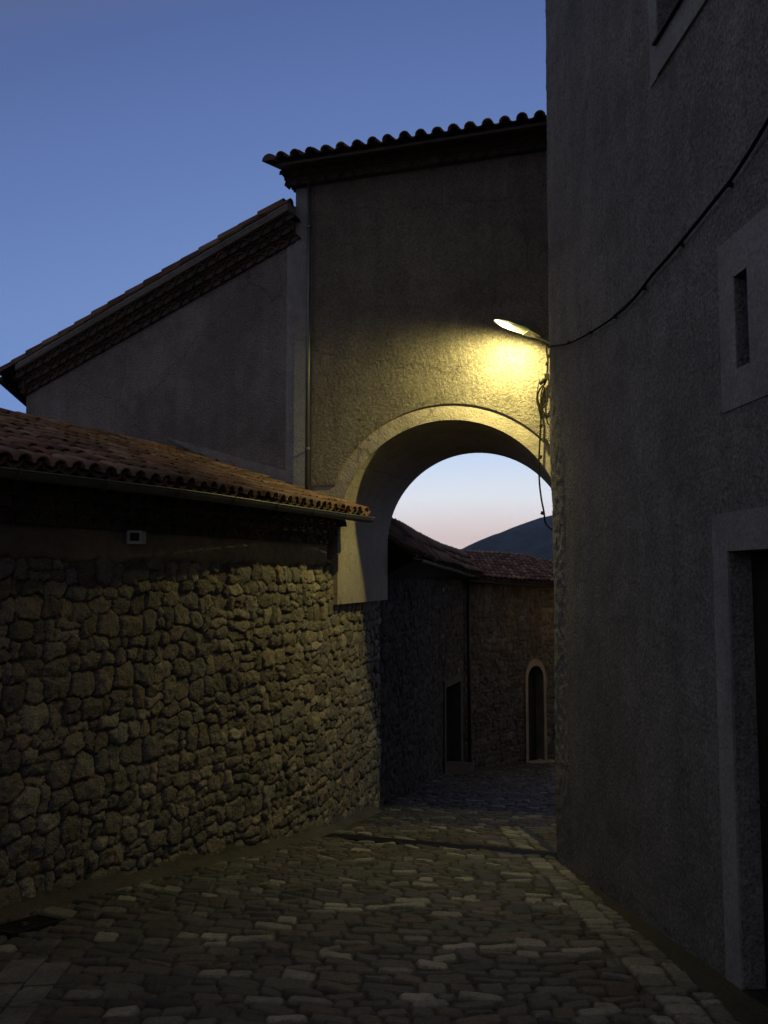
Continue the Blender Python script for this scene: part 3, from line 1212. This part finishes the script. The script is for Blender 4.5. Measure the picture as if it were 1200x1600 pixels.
mb.box(Gp(-.02, .5, .0), gd * .16, gn_ * .012, Vector((0, 0, 4.3)))
mb.add([Gp(.14, 1.10, .013), Gp(2.20, 2.06, .013), Gp(2.22, 2.09, .013), Gp(.14, 1.47, .013), Gp(.14, 1.10, -.01), Gp(2.2, 2.06, -.01), Gp(2.22, 2.09, -.01), Gp(.14, 1.47, -.01)],
       [(0, 1, 2, 3), (0, 4, 5, 1), (2, 6, 7, 3)])
mb.build('smooth_band', M_TRIM, gab)
n_ = 20
gp = [Gp(GL * i / n_ + .0, gtop(GL * i / n_)) for i in range(n_ + 1)]
genoise('eave_corbels', gp, lambda i: gn_, gab, rows=3, w=.20, step=.07, rh=.13, seed=6, dark=.75)
# plain fascia band over the corbels and the roof slab
mb = MB()
sl = Vector((gd.x * GL, gd.y * GL, gtop(GL) - gtop(0)))
mb.box(Gp(0, gtop(0) + .38, .0), sl * 1.0, gn_ * .25, Vector((0, 0, .13)))
mb.build('fascia', M_TRIM, gab)


def lo_g(u):
    return Gp(GL + .30, gtop(GL) + .36, .26) + gb * u


def hi_g(u):
    return Gp(0, gtop(0) + .36 + .11, .26) + gb * u


tiled_roof('roof', lo_g, hi_g, gab, 23, dark=.7)
mb = MB()
gdn = (Gp(0, gtop(0)) - Gp(GL, gtop(GL))).normalized()
s_ = GL + .36
rr_ = random.Random(9)
while s_ > .1:
    o_ = Gp(s_, gtop(s_) + .49, .20)
    half_tile(mb, o_, (gdn - Vector((0, 0, .03))).normalized(), Vector((0, 0, 1)), gn_, .42, .075, .066, tuple(v * rr_.uniform(.4, .7) for v in TILEC[rr_.randrange(7)]))
    s_ -= .37
mb.build('verge', M_TILE, gab)
gutter('gutter', [Gp(GL + .36, gtop(GL) + .30, .26) + gb * (k / 7) for k in range(0, 7)], .075, gab, m=M_IRON)
genoise('side_corbels', [Gp(GL, gtop(GL) + .02, .02), Gp(GL, gtop(GL) + .02, -6.5)], lambda i: gd, gab, rows=3, w=.20, step=.09, rh=.12, seed=7, dark=.6)

# ================================================================== RIGHT: tall house
tall = thing('tall_house', 'tall dark rendered house filling the right side of the lane', 'house', (3.4, 5, gz(5)))
RZ0, RZ1 = -6.2, 9.6
rn = Vector((rdir.y, -rdir.x, 0))
if rn.x > 0:
    rn = -rn
R0 = Vector((*RW0, 0))


def Rp(y, z, o=0.):
    """point on the tall house's face at depth y, o metres out from it"""
    t_ = (R0.y - y) / -rdir.y
    v = R0 + Vector((rdir.x, rdir.y, 0)) * t_ + rn * o
    return Vector((v.x, v.y, z))


def ty(y):
    return (R0.y - y) / -rdir.y


T0 = ty(8.4)
pS = Rp(8.4, 0)
pE = Rp(-4, 0)
holes = [(ty(4.91) - T0, ty(3.85) - T0, gz(4.4) - .3, .145, .15), (ty(4.735) - T0, ty(4.585) - T0, 1.206, 1.754), (ty(5.745) - T0, ty(4.80) - T0, 3.885, 5.2)]
mb = MB()
face_wall(mb, (pS.x, pS.y), (pE.x, pE.y), RZ0, RZ1, holes, (rn.x, rn.y), .32)
# the rest of the body
x_ = 8.0
pts = [pE, Vector((x_, -4, 0)), Vector((x_, 12.5, 0)), Vector((2.86, 12.67, 0))]
for a_, b_ in zip(pts[:-1], pts[1:]):
    mb.quad((a_.x, a_.y, RZ0), (b_.x, b_.y, RZ0), (b_.x, b_.y, RZ1), (a_.x, a_.y, RZ1))
mb.add([(pS.x, pS.y, RZ1), (pE.x, pE.y, RZ1), (x_, -4, RZ1), (x_, 12.5, RZ1), (2.3, 10.4, RZ1)], [(0, 1, 2, 3, 4)])
mb.build('wall', M_ROUGH2, tall)
# rounded corner and return, with real unevenness
RC = Curve([(Rp(8.405, 0).x, 8.405), (Rp(8.6, 0).x, 8.6), (Rp(8.8, 0).x + .003, 8.8), (1.838, 8.98), (1.90, 9.16), (1.98, 9.4), (2.13, 9.85), (2.31, 10.4), (2.60, 11.5), (2.88, 12.67)], n=6)
sa = np.linspace(0, RC.len, 190)
za = np.linspace(-6.2, 9.6, 720)
S, Z = np.meshgrid(sa, za)
h = (.011 * vnoise(S * 22, Z * 22, 91, 2) + .03 * vnoise(S * 1.1, Z * .8, 92, 2)) * np.clip(S / .1, 0, 1)
x, y, nx, ny = RC.at(sa)
X, Y = x[None] - nx[None] * h, y[None] - ny[None] * h
grid_mesh('corner_wall', X, Y, Z, None, M_ROUGH2, tall)
# door surround
mb = MB()


def slab(y0_, y1_, z0_, z1_, o=.014):
    a_ = Rp(y0_, z0_, -.01)
    mb.box(a_, Rp(y1_, z0_, -.01) - a_, rn * (o + .01), Vector((0, 0, z1_ - z0_)))


slab(5.10, 4.912, -2.75, .376)
slab(4.912, 3.85, .147, .376)
slab(3.85, 3.62, -2.75, .376)
mb.build('door_frame', M_TRIM, tall)
dr = MB()
a_ = Rp(4.905, gz(4.4) - .2, -.13)
dr.box(a_, Rp(3.855, gz(4.4) - .2, -.13) - a_, rn * -.05, Vector((0, 0, .14 - gz(4.4) + .2)))
for k in range(2):
    for j in range(3):
        yy = 4.83 - k * .5
        zz = -2.1 + j * .74
        a_ = Rp(yy, zz, -.135)
        dr.box(a_, Rp(yy - .40, zz, -.135) - a_, rn * .017, Vector((0, 0, .60)))
door = dr.build('door', M_WOOD, tall)
mb = MB()
mb.tube([Rp(4.80, -1.28, -.13), Rp(4.80, -1.28, -.07), Rp(4.70, -1.28, -.07)], .011, 8, smooth_path=False)
h_ = mb.build('handle', M_IRON, door)
h_.matrix_parent_inverse.translation = (0, 0, 0)
# slit window
mb = MB()
slab(4.93, 4.737, .98, 2.006, .007)
slab(4.583, 4.33, .98, 2.006, .007)
slab(4.737, 4.583, 1.756, 2.006, .007)
slab(4.737, 4.583, .98, 1.204, .007)
w = mb.build('window', M_TRIM, tall)
mb = MB()
a_ = Rp(4.74, 1.2, -.26)
mb.box(a_, Rp(4.58, 1.2, -.26) - a_, rn * -.02, Vector((0, 0, .56)))
g_ = mb.build('pane', M_WIN, w)
g_.matrix_parent_inverse.translation = (0, 0, 0)
# upper window
mb = MB()
slab(5.89, 5.747, 3.632, 5.4, .01)
slab(4.798, 4.65, 3.632, 5.4, .02)
slab(5.747, 4.798, 3.632, 3.86, .02)
slab(5.747, 4.798, 5.202, 5.4, .02)
w = mb.build('window', M_TRIM, tall)
mb = MB()
a_ = Rp(5.75, 3.862, -.28)
mb.box(a_, Rp(4.79, 3.862, -.28) - a_, rn * .33, Vector((0, 0, .022)))
q_ = mb.build('sill', M_IRON, w)
q_.matrix_parent_inverse.translation = (0, 0, 0)
mb = MB()
a_ = Rp(5.75, 3.88, -.26)
mb.box(a_, Rp(4.79, 3.88, -.26) - a_, rn * -.02, Vector((0, 0, 1.33)))
q_ = mb.build('pane', M_WIN, w)
q_.matrix_parent_inverse.translation = (0, 0, 0)
mb = MB()
for y0_, y1_, z0_, z1_ in ((5.745, 5.68, 3.885, 5.2), (4.865, 4.80, 3.885, 5.2), (5.68, 4.865, 3.885, 3.95), (5.68, 4.865, 5.135, 5.2), (5.30, 5.25, 3.95, 5.135)):
    a_ = Rp(y0_, z0_, -.255)
    mb.box(a_, Rp(y1_, z0_, -.255) - a_, rn * .03, Vector((0, 0, z1_ - z0_)))
q_ = mb.build('sash', M_WOOD, w)
q_.matrix_parent_inverse.translation = (0, 0, 0)

# ================================================================== CABLES
cab = [(2.064, 4.148, 2.459), (2.058, 4.247, 2.428), (2.046, 4.458, 2.362), (2.033, 4.688, 2.308), (2.019, 4.921, 2.28), (1.999, 5.267, 2.24), (1.98, 5.582, 2.21),
       (1.963, 5.874, 2.191), (1.94, 6.267, 2.143), (1.915, 6.709, 2.148), (1.874, 7.401, 2.213), (1.838, 8.017, 2.3), (1.814, 8.45, 2.40), (1.80, 8.85, 2.50),
       (1.90, 9.25, 2.62), (2.03, 9.8, 2.78), (2.07, 10.30, 2.90)]
cab = [(2.095, 3.4, 2.72), (2.08, 3.85, 2.57)] + cab
t = thing('wall_cable', 'thick black cable sagging across the tall rendered wall to the lamp corner', 'cable', (2.0, 5.6, 2.2))
mb = MB()
mb.tube(cab, .009, 8)
mb.tube([(x_ - .004, y_, z_ + .012) for x_, y_, z_ in cab[:12]], .004, 6)
mb.build('cable', M_RUBBER, t, True)
for y_, z_ in ((4.72, 2.31), (5.42, 2.235), (6.1, 2.175), (6.75, 2.158), (7.4, 2.222), (8.1, 2.33)):
    mb = MB()
    mb.box(Rp(y_ + .009, z_ - .012, -.01), Rp(y_ - .009, z_, 0) - Rp(y_ + .009, z_, 0), rn * .045, Vector((0, 0, .024)))
    mb.build('clip', M_IRON, t)
hang = [(2.088, 10.356, 2.955), (2.079, 10.358, 2.872), (2.093, 10.354, 2.755), (2.083, 10.357, 2.606), (2.074, 10.36, 2.523), (2.049, 10.367, 2.442), (1.995, 10.383, 2.388),
        (1.962, 10.393, 2.282), (1.984, 10.386, 2.165), (2.037, 10.37, 2.145), (2.077, 10.359, 2.225), (2.071, 10.361, 2.341), (2.026, 10.374, 2.411), (1.979, 10.36, 2.364),
        (1.954, 10.37, 2.266), (1.975, 10.37, 2.116), (1.997, 10.38, 1.991), (1.986, 10.386, 1.785), (1.976, 10.388, 1.622), (1.966, 10.391, 1.417), (1.97, 10.39, 1.172),
        (1.99, 10.384, .968), (2.018, 10.376, .805), (2.032, 10.372, .675), (2.077, 10.359, .61), (2.137, 10.341, .569), (2.22, 10.33, .56)]
t = thing('hanging_cable', 'black cable with a coiled loop hanging down over the right side of the arch', 'cable', (2.05, 10.35, 1.8))
mb = MB()
mb.tube(hang, .0115, 8)
mb.tube([(2.06, 10.35, 2.50), (2.0, 10.36, 2.30), (2.01, 10.36, 2.13), (2.07, 10.34, 2.02), (2.12, 10.33, 2.06), (2.13, 10.33, 2.12)], .0085, 7)
mb.tube([(2.085, 10.36, 2.95), (2.10, 10.35, 2.6), (2.09, 10.35, 2.4), (2.13, 10.33, 2.15)], .0035, 6)
mb.tube([(1.99, 10.37, 2.50), (1.955, 10.38, 2.35), (1.945, 10.38, 2.22), (1.975, 10.38, 2.12)], .005, 6)
mb.build('cable', M_RUBBER, t, True)
mb = MB()
mb.box(Vector((2.055, 10.37, 2.49)), AD * .06, AN * .05, Vector((0, 0, .075)))
mb.build('junction_box', M_RUBBER, t)
mb = MB()
mb.tube([(1.985, 10.36, 2.44), (2.055, 10.35, 2.50)], .024, 8, smooth_path=False)
mb.build('connector', M_RUBBER, t)
for px, pz in ((1.985, 1.90), (1.972, 1.50), (1.985, .79), (2.09, 2.80), (2.075, 2.70)):
    mb = MB()
    mb.tube([(px, 10.345, pz - .018), (px + .012, 10.35, pz + .018)], .02, 8, smooth_path=False)
    mb.build('clip', M_RUBBER, t)

# ================================================================== STREET LAMP
lamp = thing('street_lamp', 'lit yellow street lamp on a short arm over the arch', 'street lamp', (2.06, 10.3, 2.95))
TIP = Vector((1.36, 9.98, 3.155))
HEEL = Vector((1.95, 10.14, 2.99))
ax = (TIP - HEEL).normalized()
sdv = ax.cross(Vector((0, 0, 1))).normalized()
upv = sdv.cross(ax).normalized()
HL = (TIP - HEEL).length
prof = [(0, .035, .06), (.06, .06, .11), (.16, .085, .15), (.30, .105, .16), (.45, .118, .135), (.62, .12, .085), (.80, .105, .060), (.93, .07, .035), (1.0, .025, .014)]
mb = MB()
nk = 12
rings, ringi = [], []
for u, hw, hh in prof:
    c = HEEL + ax * (u * HL)
    rings.append([c + sdv * (hw * math.cos(math.pi * k / nk)) + upv * (hh * math.sin(math.pi * k / nk)) for k in range(nk + 1)])
    ringi.append([c + sdv * (hw * .93 * math.cos(math.pi * k / nk)) + upv * (hh * .90 * math.sin(math.pi * k / nk) - .0) for k in range(nk + 1)])
vs = [x_ for r_ in rings + ringi for x_ in r_]
fs = []
q_ = nk + 1
m_ = len(prof)
for i in range(m_ - 1):
    for k in range(nk):
        a_ = i * q_ + k
        fs.append((a_, a_ + 1, a_ + q_ + 1, a_ + q_))
        a_ += m_ * q_
        fs.append((a_, a_ + q_, a_ + q_ + 1, a_ + 1))
    for k in (0, nk):
        a_ = i * q_ + k
        fs.append((a_, a_ + q_, a_ + q_ + m_ * q_, a_ + m_ * q_))
fs.append(tuple(range(q_)))
fs.append(tuple((m_ - 1) * q_ + k for k in range(q_)))
mb.add(vs, fs)
# closed underside of the gear compartment at the heel
for i in range(3):
    a_, b_ = rings[i], rings[i + 1]
    dz = -upv * .012
    mb.quad(a_[0] + dz, b_[0] + dz, b_[nk] + dz, a_[nk] + dz)
    mb.quad(a_[0], b_[0], b_[0] + dz, a_[0] + dz)
    mb.quad(a_[nk], b_[nk], b_[nk] + dz, a_[nk] + dz)
mb.quad(rings[3][0], rings[3][nk], rings[3][nk] - upv * .012, rings[3][0] - upv * .012)
mb.build('housing', M_HOUSING, lamp, False)
# shallow bowl under the front half
mb = MB()
bp = [(.60, .014, 0.), (.64, .032, .022), (.70, .042, .045), (.77, .044, .050), (.85, .042, .034), (.92, .03, .016), (.98, .010, 0)]
br = []
for u, hw, hh in bp:
    c = HEEL + ax * (u * HL)
    br.append([c + sdv * (hw * math.cos(math.pi * k / 8)) - upv * (hh * math.sin(math.pi * k / 8) - .004) for k in range(9)])
vs = [x_ for r_ in br for x_ in r_]
fs = [(i * 9 + k, i * 9 + k + 1, (i + 1) * 9 + k + 1, (i + 1) * 9 + k) for i in range(len(bp) - 1) for k in range(8)]
mb.add(vs, fs)
bowl = mb.build('glass_bowl', M_BULB, lamp, True)
bowl.visible_shadow = False
# arm and wall plate
mb = MB()
ARM0 = Vector((2.17, 10.22, 2.90))
mb.tube([ARM0, ARM0.lerp(HEEL, .5) + Vector((0, 0, -.0)), HEEL + ax * .10 - upv * .0], .021, 10)
mb.build('arm', M_HOUSING, lamp, True)
mb = MB()
mb.box(ARM0 - Vector((.02, .05, .08)), Vector((.05, 0, 0)), Vector((.03, .10, 0)), Vector((0, 0, .16)))
mb.build('wall_plate', M_HOUSING, lamp)
ld = bpy.data.lights.new('lamp_light', 'SPOT')
ld.spot_size = math.radians(176)
ld.spot_blend = 1.0
ld.energy = 385
ld.color = (1, .86, .29)
ld.shadow_soft_size = .04
lo = bpy.data.objects.new('lamp_light', ld)
COL.objects.link(lo)
lo.parent = lamp
lo.matrix_parent_inverse.translation = -lamp.location
lo.location = HEEL + ax * (.66 * HL) - upv * .008
lo.rotation_euler = Vector((-.18, .5, -1)).to_track_quat('-Z', 'Y').to_euler()

# ================================================================== BEYOND THE ARCH
# stone house continuing the left side; shade painted into stone and frame colours
LA = Curve([(-.19, 13.3), (-.07, 13.8), (.16, 14.65), (.60, 16.2), (1.0, 18.3), (1.40, 20.05), (1.95, 21.6), (2.12, 22.16)])
far_a = thing('stone_house', 'stone house beyond the arch on the left, darkened as if in shade, with rectangular doorway and tiled roof', 'house', (.5, 18, gz(18)))
sA = lambda y_: float(np.interp(y_, LA.p[:, 1], LA.s))
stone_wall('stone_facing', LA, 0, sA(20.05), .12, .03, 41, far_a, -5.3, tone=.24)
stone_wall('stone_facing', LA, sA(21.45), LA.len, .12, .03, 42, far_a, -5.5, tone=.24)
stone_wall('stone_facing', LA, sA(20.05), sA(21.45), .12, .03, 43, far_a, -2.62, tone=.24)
mb = MB()
for a_, b_ in ((19.93, 20.08), (21.42, 21.57)):
    p, q = LA.pt(sA(a_), -.25), LA.pt(sA(b_), -.25)
    p2, q2 = LA.pt(sA(a_), .085), LA.pt(sA(b_), .085)
    mb.add([(*p.xy, -5.2), (*q.xy, -5.2), (*q2.xy, -5.2), (*p2.xy, -5.2), (*p.xy, -2.5), (*q.xy, -2.5), (*q2.xy, -2.5), (*p2.xy, -2.5)],
           [(0, 1, 2, 3), (4, 5, 6, 7), (0, 1, 5, 4), (1, 2, 6, 5), (2, 3, 7, 6), (3, 0, 4, 7)])
p, q = LA.pt(sA(20.08), -.25), LA.pt(sA(21.42), -.25)
p2, q2 = LA.pt(sA(20.08), .083), LA.pt(sA(21.42), .083)
mb.add([(*p.xy, -2.68), (*q.xy, -2.68), (*q2.xy, -2.68), (*p2.xy, -2.68), (*p.xy, -2.502), (*q.xy, -2.502), (*q2.xy, -2.502), (*p2.xy, -2.502)],
       [(0, 1, 2, 3), (4, 5, 6, 7), (0, 1, 5, 4), (1, 2, 6, 5), (2, 3, 7, 6), (3, 0, 4, 7)])
mb.build('door_frame', M_MORTAR, far_a)  # dark material makes the frame look shaded
mb = MB()
mb.quad((*p.xy, -5.2), (*q.xy, -5.2), (*q.xy, -2.6), (*p.xy, -2.6))
mb.build('door', M_WOOD, far_a)
mb = MB()
p3, q3 = LA.pt(sA(20.0), .5), LA.pt(sA(21.3), .45)
p2, q2 = LA.pt(sA(20.0), -.2), LA.pt(sA(21.3), -.2)
zt = gz(20.6) + .12
mb.add([(*p2.xy, zt), (*q2.xy, zt), (*q3.xy, zt), (*p3.xy, zt), (*p2.xy, zt - .6), (*q2.xy, zt - .6), (*q3.xy, zt - .6), (*p3.xy, zt - .6)],
       [(0, 1, 2, 3), (0, 4, 5, 1), (1, 5, 6, 2), (2, 6, 7, 3), (3, 7, 4, 0)])
mb.build('doorstep', M_MORTAR, far_a)


def poly(pts):
    P = catmull([Vector(p_) for p_ in pts], 10)

    def f(u):
        k = u * (len(P) - 1)
        i = min(int(k), len(P) - 2)
        return P[i].lerp(P[i + 1], k - i)
    return f


loA = poly([(.48, 13.6, .34), (.72, 15, .33), (1.10, 17, .27), (1.62, 19, .19), (2.05, 20.6, .10), (2.55, 21.9, .02)])
hiA = poly([(-.6, 13.9, .92), (.06, 15.0, .99), (.62, 17.2, .86), (1.35, 20, .70), (1.9, 21.7, .62), (2.25, 23.4, .58)])
tiled_roof('roof', loA, hiA, far_a, 51, dark=.7)
gutter('gutter', [loA(.08 + .8 * k / 20) + Vector((.03, -.04, -.07)) for k in range(21)], .06, far_a, m=M_IRON)
mb = MB()
for i in range(24):
    u0, u1 = i / 24, (i + 1) / 24
    p, q = LA.pt(u0 * LA.len, .0, -.1), LA.pt(u1 * LA.len, .0, -.1)
    mb.quad(p, q, loA(u1) - Vector((0, 0, .10)), loA(u0) - Vector((0, 0, .10)))
    p_, q_2 = Vector((p.x - .1, p.y, -6)), Vector((q.x - .1, q.y, -6))
mb.build('soffit', M_WOOD, far_a)
mb = MB()
for i in range(24):
    u0, u1 = i / 24, (i + 1) / 24
    a_, b_ = hiA(u0), hiA(u1)
    mb.quad(a_, b_, Vector((b_.x - 2, b_.y + .4, -1)), Vector((a_.x - 2, a_.y + .4, -1)))
mb.build('roof_slope', M_MORTAR, far_a)
mb = MB()
c_ = LA.pt(LA.len - .12, .16)
mb.tube([(c_.x, c_.y, -5.0), (c_.x, c_.y, -.1)], .05, 10, smooth_path=False)
mb.build('drainpipe', M_IRON, far_a, True)

# stone house closing the view, arched doorway; stone colour darkened to stand for shade
LB = Curve([(2.05, 22.05), (3.2, 23.1), (4.2, 23.9), (5.2, 24.45), (6.6, 25.0)])
far_b = thing('stone_house', 'stone house closing the lane, with a tall round-headed doorway in a pale surround', 'house', (4, 24, gz(24)))
sc = float(np.interp(23.96, LB.p[:, 1], LB.s))
DW, FW = .30, .10
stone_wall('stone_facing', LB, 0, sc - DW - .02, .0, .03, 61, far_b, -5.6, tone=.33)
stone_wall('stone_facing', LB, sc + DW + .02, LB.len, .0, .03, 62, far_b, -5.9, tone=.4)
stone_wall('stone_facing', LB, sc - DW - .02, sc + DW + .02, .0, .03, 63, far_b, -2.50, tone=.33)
x, y, a_, b_ = LB.at(sc)
c0 = Vector((float(x), float(y), 0))
nb = Vector((float(a_), float(b_), 0)).normalized()
db = Vector((-nb.y, nb.x, 0))
zs_, zb_ = -2.92, gz(24) + .08
mb = MB()
ins_, outs_ = [(-DW, zb_)], [(-DW - FW, zb_)]
for k in range(13):
    a_ = math.pi * (1 - k / 12)
    ins_.append((DW * math.cos(a_), zs_ + .36 * math.sin(a_)))
    outs_.append(((DW + FW) * math.cos(a_), zs_ + (.36 + .19) * math.sin(a_)))
ins_.append((DW, zb_))
outs_.append((DW + FW, zb_))
Bp = lambda t_, z_, o_: c0 + db * t_ + nb * o_ + Vector((0, 0, z_))
for i in range(len(ins_) - 1):
    mb.quad(Bp(*ins_[i], .095), Bp(*ins_[i + 1], .095), Bp(*outs_[i + 1], .095), Bp(*outs_[i], .095))
    mb.quad(Bp(*ins_[i], .095), Bp(*ins_[i + 1], .095), Bp(*ins_[i + 1], -.25), Bp(*ins_[i], -.25))
    mb.quad(Bp(*outs_[i], .095), Bp(*outs_[i + 1], .095), Bp(*outs_[i + 1], -.02), Bp(*outs_[i], -.02))
mb.build('door_frame', M_OLD, far_b)
mb = MB()
mb.quad(Bp(-DW - .05, zb_ - .2, -.24), Bp(DW + .05, zb_ - .2, -.24), Bp(DW + .05, -2.4, -.24), Bp(-DW - .05, -2.4, -.24))
mb.build('door', M_WOOD, far_b)
mb = MB()
mb.box(Bp(-DW - .25, gz(24) - .35, -.1), db * (2 * DW + .5), nb * .45, Vector((0, 0, .42)))
mb.build('doorstep', M_OLD, far_b)
loB = poly([(1.9, 21.5, -.02), (3.1, 22.7, -.12), (4.2, 23.5, -.19), (5.3, 24.1, -.23), (6.8, 24.7, -.26)])
hiB = poly([(2.1, 24.6, .70), (3.1, 26, .69), (4.3, 27, .66), (5.4, 27.3, .46), (7.2, 27.6, .30)])
tiled_roof('roof', loB, hiB, far_b, 52, dark=.85)
rb = [o_ for o_ in far_b.children if o_.name.startswith('roof')][0]
mb = MB()
p0_ = poly([(2.6, 25.4, .72), (3.5, 26.4, .71), (4.6, 27.05, .64)])
pts = [p0_(k / 12) for k in range(13)]
mb.tube(pts, .075, 8)
q_ = mb.build('ridge', M_TRIM, rb, True)
q_.matrix_parent_inverse.translation = (0, 0, 0)
gutter('gutter', [loB(.05 + .93 * k / 20) + Vector((.04, -.05, -.06)) for k in range(21)], .06, far_b, m=M_IRON)
mb = MB()
for i in range(24):
    u0, u1 = i / 24, (i + 1) / 24
    p, q = LB.pt(u0 * LB.len, .02, -.22), LB.pt(u1 * LB.len, .02, -.22)
    mb.quad(p, q, loB(u1) - Vector((0, 0, .08)), loB(u0) - Vector((0, 0, .08)))
mb.build('soffit', M_WOOD, far_b)
mb = MB()
for i in range(24):
    u0, u1 = i / 24, (i + 1) / 24
    a_, b_ = hiB(u0), hiB(u1)
    mb.quad(a_, b_, Vector((b_.x, b_.y + 3, -1)), Vector((a_.x, a_.y + 3, -1)))
mb.build('roof_slope', M_MORTAR, far_b)

# second street lamp, round the corner of the tall house (its glow shows on the end house)
l2 = thing('street_lamp', 'amber street lamp hidden round the corner of the tall house', 'street lamp', (6.2, 22.3, -.6))
mb = MB()
mb.tube([(6.9, 24.9, -.55), (6.6, 23.6, -.35), (6.25, 22.5, -.5)], .02, 8)
mb.build('arm', M_HOUSING, l2, True)
mb = MB()
c = Vector((6.2, 22.3, -.62))
for r0_, r1_, z0_, z1_ in ((.02, .14, .16, .08), (.14, .17, .08, 0)):
    for k in range(12):
        a0, a1 = 2 * math.pi * k / 12, 2 * math.pi * (k + 1) / 12
        f = lambda r_, a_, z_: c + Vector((r_ * math.cos(a_), r_ * math.sin(a_), z_))
        mb.quad(f(r0_, a0, z0_), f(r0_, a1, z0_), f(r1_, a1, z1_), f(r1_, a0, z1_))
mb.build('lamp_shade', M_HOUSING, l2)
mb = MB()
mb.tube([c + Vector((0, 0, .06)), c + Vector((0, 0, .0)), c + Vector((0, 0, -.06))], lambda u: .045 * (1 - .5 * abs(u - .4)), 10)
b2_ = mb.build('bulb', M_BULB2, l2, True)
b2_.visible_shadow = False
ld = bpy.data.lights.new('far_light', 'POINT')
ld.energy = 40
ld.color = (1, .62, .22)
ld.shadow_soft_size = .05
lo = bpy.data.objects.new('far_light', ld)
COL.objects.link(lo)
lo.parent = l2
lo.matrix_parent_inverse.translation = -l2.location
lo.location = c - Vector((0, 0, .02))

# ================================================================== HILLS


def hill(name, y0, prof, depth, seed, m):
    """prof: list of (x/y, z/y) of the skyline"""
    pr = np.array(prof)
    u = np.linspace(pr[0, 0], pr[-1, 0], 260)
    zt_ = np.interp(u, pr[:, 0], pr[:, 1]) * y0
    k = np.ones(9) / 9
    zt_ = np.convolve(np.pad(zt_, 4, 'edge'), k, 'valid')
    X0 = u * y0
    T = np.linspace(0, 1, 40)[:, None]
    base = -35.
    Z = base + (zt_[None] - base) * np.sin(T * math.pi / 2) ** 1.1
    Y = y0 - depth * (1 - T) + 0 * X0[None]
    X = X0[None] * (1 - .0 * T) + 0 * T
    Zn = Z + 14 * (1 - T) * T * 4 * vnoise(X / 90, Y / 90, seed, 4) + y0 * .0011 * vnoise(X / 14, Y / 14, seed + 1, 2)
    Yb = y0 + depth * T[::-1][::-1]
    o_ = grid_mesh(name, np.concatenate([X, X]), np.concatenate([Y, y0 + depth * T + 0 * X0[None]]), np.concatenate([Zn, base + (Zn[-1][None] - base) * (1 - T) ** 1.3]), None, m, None, True)
    tag(o_, kind='structure')
    return o_


hill('hill', 900, [(-.1, -.02), (.02, .005), (.07, .022), (.085, .028), (.0931, .0322), (.105, .0385), (.122, .045), (.14, .052), (.165, .0625), (.19, .0705), (.206, .0745), (.24, .082), (.30, .09),
                   (.4, .085), (.6, .05)], 500, 81, M_HILL)
hill('far_hill', 1800, [(-.9, .02), (-.4, .024), (-.1, .034), (.0, .040), (.06, .0345), (.075, .0318), (.09, .0302), (.10, .030), (.2, .03), (.8, .02)], 500, 83, M_HILL)

# ================================================================== AIR
mb = MB()
mb.box((-2600, -60, -42), (5200, 0, 0), (0, 2700, 0), (0, 0, 155))
hm = bpy.data.materials.new('haze')
hm.use_nodes = True
t_ = hm.node_tree
t_.nodes.clear()
o_ = t_.nodes.new('ShaderNodeOutputMaterial')
pv = t_.nodes.new('ShaderNodeVolumePrincipled')
pv.inputs['Color'].default_value = (.62, .78, 1, 1)
pv.inputs['Density'].default_value = .00016
t_.links.new(pv.outputs[0], o_.inputs['Volume'])
tag(mb.build('haze', hm), kind='stuff')
